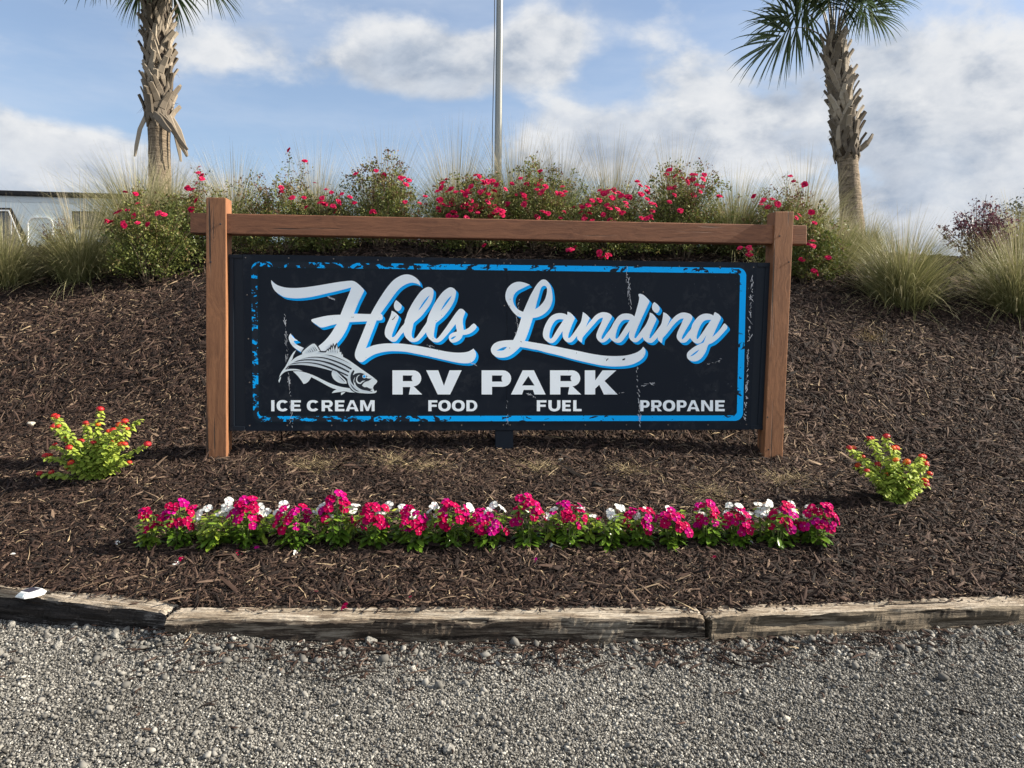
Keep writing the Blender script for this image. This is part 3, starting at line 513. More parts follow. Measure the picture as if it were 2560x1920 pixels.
LAND_SLITS = ["C 330,1225 270,1230 200,1260 145,1292 200,1290 260,1285 300,1260", "E 1490,1215 1420,1255 1350,1310 1300,1350 1370,1330 1440,1275"]
for nm, solid, slits in (('script_lettering', HILLS, HILLS_SLITS), ('script_lettering', LAND+LAND_HOLES, LAND_SLITS)):
    sol = [rounded(trace(s)) for s in solid]; sl_ = [rounded(trace(s)) for s in slits]
    tx = curve_fill(nm, [onsign(p, .0034) for p in sol+sl_], .0034, M['white_ink'], sign)
    for j, (q, o) in enumerate(((6.2, .0020), (3.1, .0027))):
        curve_fill('drop_shadow', [onsign(p, o, q, q*.97) for p in sol], o, M['blue_ink'], tx)
curve_fill('tail_accent', [onsign(rounded(trace("A 412,1100 470,1098 522,1130 480,1138 455,1145 430,1125")), .0048)], .0048, M['blue_ink'], sign)

def arc(cx, cy, rx, ry, a0, a1, n=10, e=1.):
    r = []
    for i in range(n+1):
        a = rad(a0+(a1-a0)*i/n); c, s_ = math.cos(a), math.sin(a); r.append((cx+rx*math.copysign(abs(c)**e, c), cy+ry*math.copysign(abs(s_)**e, s_)))
    return r
def glyph(ch, x0, x1, y0, y1, v, h):    # block capitals; y grows downward
    w, H = x1-x0, y1-y0; xm = (x0+x1)/2; ym = y0+H*.5
    if ch == 'I': return [[(x0, y0), (x1, y0), (x1, y1), (x0, y1)]]
    if ch == 'L': return [[(x0, y0), (x0+v, y0), (x0+v, y1-h), (x1, y1-h), (x1, y1), (x0, y1)]]
    if ch in 'EF':
        a = [(x0, y0), (x1, y0), (x1, y0+h), (x0+v, y0+h), (x0+v, ym-h*.5), (x1-w*.08, ym-h*.5), (x1-w*.08, ym+h*.5), (x0+v, ym+h*.5)]
        return [a+([(x0+v, y1-h), (x1, y1-h), (x1, y1), (x0, y1)] if ch == 'E' else [(x0+v, y1), (x0, y1)])]
    if ch in 'RPD':
        yb = {'R': y0+H*.66, 'P': y0+H*.68, 'D': y1}[ch]; rr = (yb-y0)/2; rx = min(rr*1.02, w*.55); xb = x1-rx-(w*.03 if ch == 'R' else 0)
        o = [(x0, y0), (xb, y0)]+arc(xb, y0+rr, rx, rr, -90, 90)[1:]
        if ch == 'R': o += [(xb+rx*.05, yb), (x1, y1), (x1-1.28*v, y1), (xb-rx*.35, yb+h*.15), (x0+v, yb+h*.15), (x0+v, y1), (x0, y1)]
        elif ch == 'P': o += [(x0+v, yb), (x0+v, y1), (x0, y1)]
        else: o += [(x0, y1)]
        return [o, [(x0+v, y0+h), (xb, y0+h)]+arc(xb, y0+rr, rx-v*.93, rr-h, -90, 90)[1:]+[(x0+v, yb-h)]]
    if ch == 'O': return [arc(xm, ym, w/2, H/2+.4, 0, 354, 28, .88), arc(xm, ym, w/2-v*1.03, H/2-h, 0, 354, 28, .9)]
    if ch == 'C': return [arc(xm, ym, w/2, H/2+.4, -38, -322, 24, .88)+arc(xm, ym, w/2-v*1.03, H/2-h, -318, -42, 24, .9)]
    if ch == 'U': return [[(x0, y0), (x0+v, y0)]+arc(xm, y1-w*.42, w/2-v, w*.42-h, 180, 0, 14, .9)+[(x1-v, y0), (x1, y0)]+arc(xm, y1-w*.42, w/2, w*.42+.4, 0, 180, 14, .9)]
    if ch in 'AV':
        up = ch == 'A'; A = lambda x, y: (x, y if up else y0+y1-y); k = v*.60; q = v*1.16
        lx = lambda y: x0+(xm-k-x0)*(y1-y)/H; rx_ = lambda y: x1-(x1-xm-k)*(y1-y)/H
        if not up: ap = y0+H*.34; return [[A(x0, y1), A(xm-k, y0), A(xm+k, y0), A(x1, y1), A(x1-q, y1), A(xm, y0+H*.36), A(x0+q, y1)]]
        c0, c1 = y1-H*.19, y1-H*.19-h*.86; hw = w*.18; q = v*1.06
        return [[(x0, y1), (xm-k*.9, y0), (xm+k*.9, y0), (x1, y1), (x1-q, y1), (rx_(c0)-q*.96, c0), (lx(c0)+q*.96, c0), (x0+q, y1)], [(xm-hw, c1), (xm, y0+H*.24), (xm+hw, c1)]]
    if ch == 'K': return [[(x0, y0), (x0+v, y0), (x0+v, y0+H*.42), (x1-v*1.45, y0), (x1-v*.12, y0), (x0+w*.60, y0+H*.44), (x1, y1), (x1-v*1.32, y1), (x0+w*.44, y0+H*.60), (x0+v, y0+H*.76), (x0+v, y1), (x0, y1)]]
    if ch == 'M': return [[(x0, y1), (x0, y0), (x0+v*1.25, y0), (xm, y1-H*.34), (x1-v*1.25, y0), (x1, y0), (x1, y1), (x1-v*.9, y1), (x1-v*.9, y0+H*.32), (xm+v*.36, y1-H*.03), (xm-v*.36, y1-H*.03), (x0+v*.9, y0+H*.32), (x0+v*.9, y1)]]
    if ch == 'N': return [[(x0, y1), (x0, y0), (x0+v*1.05, y0), (x1-v*.92, y1-H*.32), (x1-v*.92, y0), (x1, y0), (x1, y1), (x1-v*1.05, y1), (x0+v*.92, y0+H*.32), (x0+v*.92, y1)]]
for word in ((('R', 981, 1055.5), ('V', 1065.5, 1154)), (('P', 1204, 1278), ('A', 1277.5, 1364), ('R', 1375, 1453), ('K', 1462, 1544))):
    ps = []
    for ch, a, b_ in word: ps += glyph(ch, a, b_, 925.8, 986.2, 26, 12.8)
    curve_fill('lettering', [onsign(p, .003) for p in ps], .003, M['white_ink'], sign)
for word in ((('I', 678, 686), ('C', 691.5, 722), ('E', 727, 752)), (('C', 767, 798.5), ('R', 804, 832.5), ('E', 837.5, 861), ('A', 864, 896.5), ('M', 900.5, 936.5)), (('F', 1070.7, 1093.5), ('O', 1095.5, 1127), ('O', 1129.6, 1162), ('D', 1166, 1193.3)),
             (('F', 1342, 1366), ('U', 1371, 1401), ('E', 1405.5, 1427), ('L', 1433, 1454)), (('P', 1600.5, 1624), ('R', 1628, 1655), ('O', 1657, 1688), ('P', 1692, 1716.5), ('A', 1717, 1749), ('N', 1753, 1782.5), ('E', 1788, 1811.6))):
    ps = []
    for ch, a, b_ in word: ps += glyph(ch, a, b_, 1000.6, 1028.0, 8.2, 5.6)
    curve_fill('lettering', [onsign(p, .003) for p in ps], .003, M['white_ink'], sign)
# border with worn paint
def rr_quad(q, r, k=7):
    res = []
    for i in range(4):
        p = Vector(q[i]); a = (Vector(q[i-1])-p).normalized(); b_ = (Vector(q[(i+1) % 4])-p).normalized()
        for j in range(k+1):
            t = rad(90*j/k); res.append(tuple(p+a*r*(1-math.sin(t))+b_*r*(1-math.cos(t))))
    return res
oq = [(628, 654), (1866, 670), (1857, 1052), (633, 1054)]; iq = [(643, 668), (1850.5, 683.5), (1842, 1038.5), (646.5, 1040.5)]
curve_fill('border_ghost', [onsign(rr_quad([(625, 651), (1868, 668), (1859, 1054), (630, 1057)], 22), .0010), onsign(rr_quad([(648, 672), (1846, 687), (1838, 1034), (651, 1036)], 10), .0010)], .0010, M['ghost'], sign)
curve_fill('border', [onsign(rr_quad(oq, 20), .0018), onsign(rr_quad(iq, 9), .0018)], .0018, M['blue_border'], sign)
# striped bass emblem
FISH1 = ["F 530,430 590,345 680,262 760,228 835,228 890,275 955,400 1030,405 1072,392 1090,345 1107,375 1130,315 1143,348 1170,255 1192,300 1215,225 1242,292 1290,225 1315,312 1350,332 1402,424 1440,520 1200,560 800,560 540,490"]
FISH2 = ["F 432,383 400,440 365,510 345,580 310,630 420,540 500,500 560,475 555,450 570,415 640,350 720,285 780,252 815,248 850,280 895,345 940,415 1000,425 1060,425 1100,385 1118,415 1140,355 1165,400 1185,310 1205,390 1220,280 1250,390 1295,270 1315,380 1345,335 1352,430 1388,425 1392,490 1418,470 1425,530 1550,600 1680,690 1820,790 1950,880 2050,950 2110,1000 2150,1030 2152,1060 2120,1105 2085,1135 2062,1190 2085,1240 2100,1265 2135,1240 2142,1265 2120,1292 2060,1305 1950,1308 1850,1300 1740,1290 1660,1260 1600,1205 1560,1150 1530,1080 1520,1000 1400,900 1300,835 1210,770 1180,825 1000,775 850,740 700,715 550,700 400,700 270,715 220,760 195,798 300,785 400,785 480,797 565,828 430,818 320,820 230,835 160,870 100,930 65,975 90,900 130,830 190,750 240,660 290,560 330,490 380,420",
 "F 360,838 450,832 560,845 700,885 850,945 1000,1020 1150,1090 1300,1145 1450,1180 1570,1195 1600,1240 1680,1290 1550,1280 1470,1262 1360,1275 1185,1300 1230,1250 1290,1220 1200,1195 1050,1120 900,1035 750,960 735,985 700,1040 640,1090 585,1105 530,1020 450,920", "F 1215,795 1300,850 1400,950 1490,1040 1505,1098 1400,1095 1300,1060 1220,990 1185,910 1190,840", "F 1380,1290 1480,1270 1440,1310 1385,1345", "F 105,945 95,1010 65,1080 52,1035 75,985"]
FISH3 = ["F 520,578 700,535 900,525 1100,555 1300,620 1480,700 1615,775 1595,803 1450,720 1250,635 1050,570 880,545 700,548", "F 365,648 480,600 650,580 800,582 1000,610 1200,665 1400,755 1565,840 1550,868 1380,785 1180,700 950,630 750,605 550,610", "F 280,695 380,660 550,645 750,645 950,680 1150,745 1350,830 1535,915 1525,943 1350,865 1150,785 950,710 750,668 550,660 400,675", "F 1020,475 1200,500 1400,578 1620,695 1400,592 1200,518",
 "F 1645,810 1672,825 1635,920 1700,880 1790,868 1870,890 1945,945 1910,965 1950,985 2040,990 1950,1050 1900,1060 1850,1100 1830,1140 1880,1175 1930,1170 1990,1200 2060,1210 2000,1235 2060,1275 1950,1250 1850,1230 1760,1190 1700,1130 1680,1060 1660,1140 1600,1060 1583,960 1600,880", "F 1575,1090 1620,1180 1700,1250 1780,1270 1700,1225 1640,1170", "F 895,420 950,408 1040,415 1085,395 1060,435 950,430",
 "F 700,365 750,425 738,428", "F 735,335 795,415 782,418", "F 775,310 840,402 826,405", "F 808,292 880,395 864,398", "F 668,385 712,432 704,434", "F 1160,385 1172,430 1164,432", "F 1205,360 1215,430 1207,430", "F 1255,360 1262,435 1254,432", "F 1310,360 1312,450 1305,446", "F 1310,915 1420,1000 1480,1075 1400,1005"]
FISH4 = ["F 1790,910 1740,950 1725,1010 1745,1060 1790,1080 1840,1040 1900,1035 1850,1062 1800,1105 1740,1095 1705,1040 1712,970 1745,925", "F 1680,960 1660,1050 1680,1110 1720,1180 1800,1235 1700,1170 1650,1080 1655,1010", "F 1960,1040 1890,1068 1845,1120 1865,1160 1915,1175 1885,1130 1905,1085"]
emb = curve_fill('fish_emblem', [onsign(rounded(trace(s), 40), .0058) for s in FISH2], .0058, M['fish_white'], sign)
curve_fill('outline', [onsign(trace(s), .0048) for s in FISH1], .0048, M['fish_dark'], emb)
curve_fill('stripe_marking', [onsign(rounded(trace(s), 50), .0066) for s in FISH3], .0066, M['fish_dark'], emb)
eye = [(690+1878*260/2212, 830+945*260/2212)]
curve_fill('face_marking', [onsign(rounded(trace(s), 50), .0074) for s in FISH4]+[onsign(arc(*eye[0], 4.9, 4.9, 0, 340, 17), .0074)], .0074, M['fish_white'], emb)
curve_fill('eye', [onsign(arc(*eye[0], 3.3, 3.3, 0, 340, 17), .0082)], .0082, M['blue_ink'], emb)
# fine white scratches printed into the worn design
sc_r = random.Random(4); polys = []
def scr(u0, v0, u1, v1, n, wd=1.1, ln=5., jit=1.6):
    for k in range(n):
        t = sc_r.random(); u, v = u0+(u1-u0)*t+sc_r.gauss(0, jit), v0+(v1-v0)*t+sc_r.gauss(0, jit); a = math.atan2(v1-v0, u1-u0)+sc_r.gauss(0, .35); l = sc_r.expovariate(1/ln)*.5+.6; w = sc_r.uniform(.4, 1)*wd*.5
        ca, sa = math.cos(a), math.sin(a); polys.append([(u-ca*l-sa*w, v-sa*l+ca*w), (u+ca*l-sa*w*.3, v+sa*l+ca*w*.3), (u+ca*l+sa*w*.4, v+sa*l-ca*w*.4), (u-ca*l*.7+sa*w, v-sa*l*.7-ca*w)])
scr(712, 782, 718, 900, 34, 1.3); scr(719, 905, 731, 1068, 42, 1.3); scr(1567, 662, 1577, 775, 34, 1.6); scr(1592, 918, 1600, 1066, 40, 1.4); scr(1882, 690, 1862, 1050, 110, 2.0, 5, 1.8); scr(1594, 968, 1640, 957, 12, 1.4)
scr(1296, 745, 1291, 840, 18); scr(1316, 982, 1340, 995, 12, 1.6); scr(821, 743, 836, 748, 8, 2); scr(1770, 911, 1803, 901, 10, 1.3); scr(1527, 984, 1560, 982, 6, 1.3); scr(1172, 903, 1188, 911, 7, 1.6); scr(1066, 861, 1082, 870, 6, 1.6); scr(1268, 1000, 1268, 1066, 12, 1.1)
# small loose ones on the right half are kept apart so that no two overlap in one plane
curve_fill('scratch_marks', [onsign(polys[i], .0090+.0001*(i % 7)) for i in range(0, len(polys))], .0090, M['scratch'], sign, .0002)
sb = MB(); sb.tube([(0, 0, 0), (0, -.0035, 0)], [.0052, .0038], 8)
scm = sb.mesh('screw', M['screw'])
def screw(u, v):
    s_, z = SP(u, v); o = bpy.data.objects.new('screw', scm); o.location = (s_, -.0002, z); link(o, sign)
for u, v in ((614, 644), (722, 645), (834, 647), (945, 650), (1057, 653), (1162, 656), (1260, 658), (1276, 658), (1384, 660), (1488, 663), (1594, 664.5), (1698, 666), (1800, 667.5), (1884, 668), (624, 1064), (718, 1063.5), (829, 1063.5), (939, 1063), (1048, 1063), (1154, 1063), (1258, 1062.5), (1275, 1062.5), (1360, 1062), (1463, 1062), (1566, 1062), (1670, 1062), (1770, 1062), (1866, 1061),
             (618, 737), (621, 847), (624, 956), (1261, 764), (1275, 748), (1274, 765), (1258, 872), (1274, 870), (1875, 772), (1869, 876), (1865, 957), (1608, 730), (880, 793)): screw(u, v)

bb_ = MB(); bb_.tube([(0, 0, 0), (0, -.003, 0)], [.006, .005], 8); bhm = bb_.mesh('nail_hole', M['nail_hole_dark'])  # dark raised discs standing in for small nail holes
for u, v in ((1919, 1043), (1921, 1124), (1972, 655), (527, 655), (551, 560), (1949, 590)):
    s_, z = SP(u, v, OP); o = bpy.data.objects.new('nail_hole', bhm); o.location = (s_, -OP, z); link(o, sign)

# ---------------------------------------------------------------- plant helpers
def unit(a): return a/np.maximum(np.linalg.norm(a, axis=-1, keepdims=True), 1e-9)
def leaves(P, D, N, L, Wd, tone, oval=False, fold=.25, curl=.15):
    """leaf blades: base points P, directions D, face normals N, lengths, widths"""
    D = unit(D); B = unit(np.cross(N, D)); N = np.cross(D, B); n = len(P); L = L[:, None]; Wd = Wd[:, None]
    if not oval:
        V = np.stack([P, P+D*L*.42+B*Wd*.5+N*Wd*fold, P+D*L-N*L*curl, P+D*L*.42-B*Wd*.5+N*Wd*fold], 1); F = np.array([[0, 1, 2], [0, 2, 3]]); k = 4
    else:
        V = np.stack([P, P+D*L*.25+B*Wd*.32+N*Wd*fold*.6, P+D*L*.6+B*Wd*.5+N*(Wd*fold-L*curl*.3), P+D*L*.88+B*Wd*.3+N*(Wd*fold*.6-L*curl*.75), P+D*L-N*L*curl,
                      P+D*L*.88-B*Wd*.3+N*(Wd*fold*.6-L*curl*.75), P+D*L*.6-B*Wd*.5+N*(Wd*fold-L*curl*.3), P+D*L*.25-B*Wd*.32+N*Wd*fold*.6, P+D*L*.55-N*L*curl*.28], 1)
        F = np.array([[0, 1, 8], [1, 2, 8], [2, 3, 8], [3, 4, 8], [4, 5, 8], [5, 6, 8], [6, 7, 8], [7, 0, 8]]); k = 9
    return V.reshape(-1, 3), (F[None]+(np.arange(n)*k)[:, None, None]).reshape(-1, 3), np.repeat(tone, k)
def blades(base, az, lean, L, droop, width, tone0, tone1, seg=7):
    n = len(az); t = np.linspace(0, 1, seg+1); p = base.copy(); pts = [p]; step = L/seg
    for i in range(seg):
        a = np.clip(lean+droop*(t[i+1]**1.4), 0, 2.9); d = np.stack([np.cos(az)*np.sin(a), np.sin(az)*np.sin(a), np.cos(a)], -1); p = p+d*step[:, None]; pts.append(p)
    pts = np.stack(pts, 1); tw = az+np.pi/2+RNG.normal(0, .7, n); side = np.stack([np.cos(tw), np.sin(tw), 0*tw], -1)
    w = (width[:, None]*np.clip(1.15-t[None]**1.5*1.05, .12, 1))[..., None]*.5
    V = np.stack([pts-side[:, None]*w, pts+side[:, None]*w], 2).reshape(-1, 3)
    b = (np.arange(n)*(seg+1)*2)[:, None]+np.arange(seg)[None]*2; F = np.stack([b, b+1, b+3, b+2], -1).reshape(-1, 4)
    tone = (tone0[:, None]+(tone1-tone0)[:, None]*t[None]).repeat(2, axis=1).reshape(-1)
    return V, F, tone
def obj_np(name, chunks, mats, parent):
    off = 0; a, b, c = [], [], []
    for v, f, t in chunks: a.append(v); b.append(f+off); c.append(t); off += len(v)
    return link(bpy.data.objects.new(name, np_mesh(name, np.concatenate(a), np.concatenate(b), np.concatenate(c), mats)), parent)
def place_x(u, y, v=600): p = at(u, v, y); return np.array([p[0], y, float(mound(p[0], y))])
def look_mat(p, n, spin=0., s=1.):
    q = Vector(n).to_track_quat('Z', 'Y') @ Euler((0, 0, spin)).to_quaternion()
    return Matrix.Translation(Vector(p)) @ q.to_matrix().to_4x4() @ Matrix.Scale(s, 4)

# ---------------------------------------------------------------- ornamental grasses
def grass_clump(pos, core, reach, nb, stalk, ns, label, warm=.5, seed=0):
    o = empty('ornamental_grass', pos, label, 'grass clump', 'clumps of fine ornamental grass on the mound')
    nb = int(nb*1.7); ns = int(ns*2.5); r = np.abs(RNG.normal(0, .085, nb))*core/.5; a0 = RNG.uniform(0, 6.283, nb); az = a0+RNG.normal(0, .5, nb)
    core = core*1.10; nb = nb; base = np.stack([r*np.cos(a0), r*np.sin(a0), -.03+0*r], -1); base[:, 2] -= .02+.35*np.maximum(0, -base[:, 1])
    lean = np.abs(RNG.normal(0, .50, nb))*reach; L = core*RNG.uniform(.65, 1.45, nb); tone = np.clip(RNG.normal(.56, .20, nb)+(warm-.5)*.5, 0, 1)
    bw = RNG.uniform(.0032, .0062, nb); bw[RNG.random(nb) > .90] = .0085; dead = RNG.random(nb) > .82; tone[dead] = RNG.uniform(.8, 1, dead.sum()); lean[dead] += .45
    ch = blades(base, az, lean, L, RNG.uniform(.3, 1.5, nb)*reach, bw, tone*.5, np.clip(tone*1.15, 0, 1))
    obj_np('blades', [ch], [M['grass']], o)
    if ns:
        az = RNG.uniform(0, 6.283, ns); b2 = np.stack([.05*np.cos(az), .05*np.sin(az), -.03+0*az], -1); t = RNG.random(ns)
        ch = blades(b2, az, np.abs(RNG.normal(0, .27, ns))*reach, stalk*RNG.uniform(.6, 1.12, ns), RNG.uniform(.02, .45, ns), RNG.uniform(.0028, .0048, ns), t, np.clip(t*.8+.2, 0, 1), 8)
        obj_np('seed_stalks', [ch], [M['seed']], o)
    return o
GR = [  # px, distance (or None with a base row), core height, reach, blades, stalk height, stalks, label, warmth
 (12, 712, .56, .85, 1200, .95, 90, 'tan grass clump at the left end of the mound, nearest the camper window', .72),
 (205, 692, .58, .95, 1500, 1.15, 80, 'rounded grass clump before the camper wall, left of the big rose bush', .60),
 (345, 9.5, .86, 1.1, 1800, 1.25, 150, 'tall grass clump at the foot of the left palm, on its left side', .55),
 (425, 10.2, .80, .9, 1300, 1.2, 140, 'grass clump rising in front of the left palm trunk, on its right side', .5),
 (585, 9.9, .80, 1.0, 1300, 1.25, 160, 'wispy grass clump behind the left sign post', .55),
 (790, 9.9, .72, 1.0, 1300, 1.30, 190, 'wispy grass clump behind the sparse rose bush left of the flagpole', .5),
 (960, 10.1, .72, 1.0, 1300, 1.45, 200, 'wispy grass clump behind the brownish rose bush', .5),
 (1140, 9.8, .80, .9, 1300, 1.50, 220, 'tall wispy grass clump just left of the flagpole', .5),
 (1290, 9.9, .85, .8, 1300, 1.50, 220, 'tall wispy grass clump just right of the flagpole', .5),
 (1395, 10.1, .80, .6, 1000, 1.40, 170, 'narrow upright grass clump second to the right of the flagpole', .5),
 (1530, 9.9, .75, 1.0, 1300, 1.40, 220, 'wispy grass clump behind the low rose bush crowded with flowers', .5),
 (1680, 10.1, .80, .9, 1200, 1.40, 190, 'wispy grass clump behind the tall upright rose bush', .5),
 (1835, 9.3, .74, .9, 1700, 1.05, 150, 'dense green grass clump left of the right sign post', .35),
 (2005, 9.6, .74, 1.0, 1300, 1.25, 180, 'wispy grass clump behind the right sign post', .5),
 (2090, 8.9, .50, 1.0, 1300, .80, 120, 'dark green grass clump at the foot of the right palm, left of its trunk', .3),
 (2165, 10.0, .42, 1.0, 900, .7, 60, 'grass clump hugging the right side of the right palm trunk', .45),
 (2255, 755, .64, .95, 1700, .95, 120, 'large yellow green fountain of grass right of the right palm', .42),
 (2545, 775, .64, .95, 1700, 1.0, 130, 'large grass clump at the right edge, in front of the purple shrub', .55),
 (2540, 9.6, .66, .9, 1300, .9, 80, 'tan grass clump behind the large one at the right edge', .7)]
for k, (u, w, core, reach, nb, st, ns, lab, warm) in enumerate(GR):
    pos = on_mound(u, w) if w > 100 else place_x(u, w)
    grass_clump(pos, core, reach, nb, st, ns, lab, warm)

# ---------------------------------------------------------------- shrub roses
def rose_mesh(seed):
    r = random.Random(seed); b = MB()
    for ring, (n, R, up, t) in enumerate(((6, .031, .10, .45), (5, .022, .55, .62), (4, .012, 1.1, .3))):
        for k in range(n):
            a = 6.283*k/n+ring*.5+r.gauss(0, .12); R2 = R*r.uniform(.85, 1.15); h = .004+ring*.002
            d = Vector((math.cos(a), math.sin(a), up)).normalized(); s_ = Vector((-math.sin(a), math.cos(a), 0)); c = Vector((0, 0, h)); w = R2*.58
            b.add([c, c+d*R2*.55+s_*w, c+d*R2*1.0+s_*w*.5+Vector((0, 0, -.003)), c+d*R2*1.0-s_*w*.5+Vector((0, 0, -.003)), c+d*R2*.55-s_*w], [(0, 1, 2, 3, 4)], t+r.uniform(-.15, .15))
    return b.mesh('flower', M['rose'])
ROSES = [rose_mesh(i) for i in range(4)]
def zoomed(s, z): return [(z[0]+float(w.split(',')[0])*z[2], z[1]+float(w.split(',')[1])*z[2]) for w in s.split()]
Z1 = (0, 0, 700/1659); Z2 = (600, 300, 700/2212); Z3 = (1300, 300, 800/2212); Z4 = (1080, 400, 400/2212)
def rose_bush(pos, w, h, flowers, label, nleaf, red, stalks=(), seed=0):
    r = random.Random(seed); o = empty('rose_bush', pos, label, 'rose bush', 'red flowering rose bushes along the top of the mound')
    P0 = Vector(pos); b = MB(); P, D, T, LS = [], [], [], []
    def spray(p, d, n, tone, s=1.):
        for _ in range(n):
            q = np.array(p)+RNG.normal(0, .022*s, 3); P.append(q); D.append(np.array(d)*.7+RNG.normal(0, .8, 3)); T.append(tone+RNG.normal(0, .10)); LS.append(s)
    tips = []
    for k in range(17):
        a = r.uniform(0, 6.283); f = r.uniform(.25, 1); e = Vector((math.cos(a)*w*.5*f, math.sin(a)*w*.36*f, h*(1.02-.42*f*f)*r.uniform(.8, 1.04)))
        s_ = Vector((math.cos(a)*.06, math.sin(a)*.06, -.06)); m = s_.lerp(e, .5)+Vector((r.gauss(0, .03), r.gauss(0, .03), h*.08)); b.tube([s_, m, e], [.006, .0045, .0022], 5, 0., 0); tips.append(e)
    w = w*1.12; nleaf = int(nleaf*2.1)
    for k in range(nleaf//6):
        a = r.uniform(0, 6.283); f = math.sqrt(r.uniform(.05, 1)); zz = r.uniform(.05, 1)**.8; lim = math.sqrt(max(0, 1-(max(0, zz-.35)/.68)**2)); lump = .86+.2*math.sin(a*3+seed)+.12*math.sin(a*7+zz*9)
        p = Vector((math.cos(a)*w*.5*f*lim*lump, math.sin(a)*w*.40*f*lim*lump, zz*h*lump)); tone = .36+.25*r.random()
        if zz > .62: tone += red*(zz-.55)*1.6*r.random()
        if r.random() < .16: tone += .2
        out_ = p.copy(); out_.z *= .5; spray(p, out_.normalized() if out_.length > .01 else (0, 0, 1), 6, tone, r.uniform(.75, 1.2))
        if r.random() < .25: b.tube([p*.72, p], [.002, .0013], 4, 0., 1, False)
    for (u, v) in stalks:
        e = Vector(at(u, v, P0.y))-P0; e.y += r.gauss(0, .05); s_ = Vector((e.x*.45, 0, h*.45)); m = s_.lerp(e, .5)+Vector((r.gauss(0, .02), 0, 0)); b.tube([s_, m, e], [.004, .003, .0015], 5, 0., 1)
        for q in range(26):
            t = r.random(); p = s_.lerp(e, t)+Vector((r.gauss(0, .05), r.gauss(0, .05), r.gauss(0, .02)))*(1.15-t*.7); spray(p, (r.gauss(0, 1), r.gauss(0, 1), .6), 3, .80+.15*r.random(), .8); b.tube([s_.lerp(e, t), p], [.0015, .001], 4, 0., 1, False)
    flowers = flowers+[(u+r.gauss(0, 8), v+r.gauss(5, 7)) for u, v in flowers if r.random() < (.75 if len(flowers) > 25 else .4)]
    for (u, v) in flowers:
        rel = (u-1280)/1e9; yy = -r.uniform(w*.18, w*.46); q = Vector(at(u, v, P0.y+yy)); l = q-P0
        nrm = Vector((l.x*.5, -.55, .62))+Vector((r.gauss(0, .35), r.gauss(0, .3), r.gauss(0, .25)))
        f = bpy.data.objects.new('flower', r.choice(ROSES)); link(f, o); f.matrix_local = look_mat(l, nrm.normalized(), r.uniform(0, 6), r.uniform(.88, 1.22))
        s_ = Vector((l.x*.75, l.y*.5, max(.05, l.z-.22))); b.tube([s_, s_.lerp(l, .5)+Vector((0, .02, .01)), l], [.0022, .0018, .0014], 4, 0., 0, False)
        for q in range(9): t = r.uniform(.1, .9); spray(s_.lerp(l, t)+Vector((r.gauss(0, .04), r.gauss(0, .03)+.03, r.gauss(0, .03))), (r.gauss(0, 1), r.gauss(0, 1), .4), 3, .45+.3*r.random()*(1+red), .85)
        for q in range(3): pass
    P = np.array(P); D = np.array(D); n = len(P); N = RNG.normal(0, .7, (n, 3)); N[:, 2] += 1.0; LS = np.array(LS)
    obj_np('foliage', [leaves(P, D, N, LS*RNG.uniform(.022, .042, n), LS*RNG.uniform(.013, .024, n), np.clip(np.array(T), 0, 1))], [M['rose_leaf']], o)
    b.build('canes', [M['stem'], M['green_stem']], o); return o
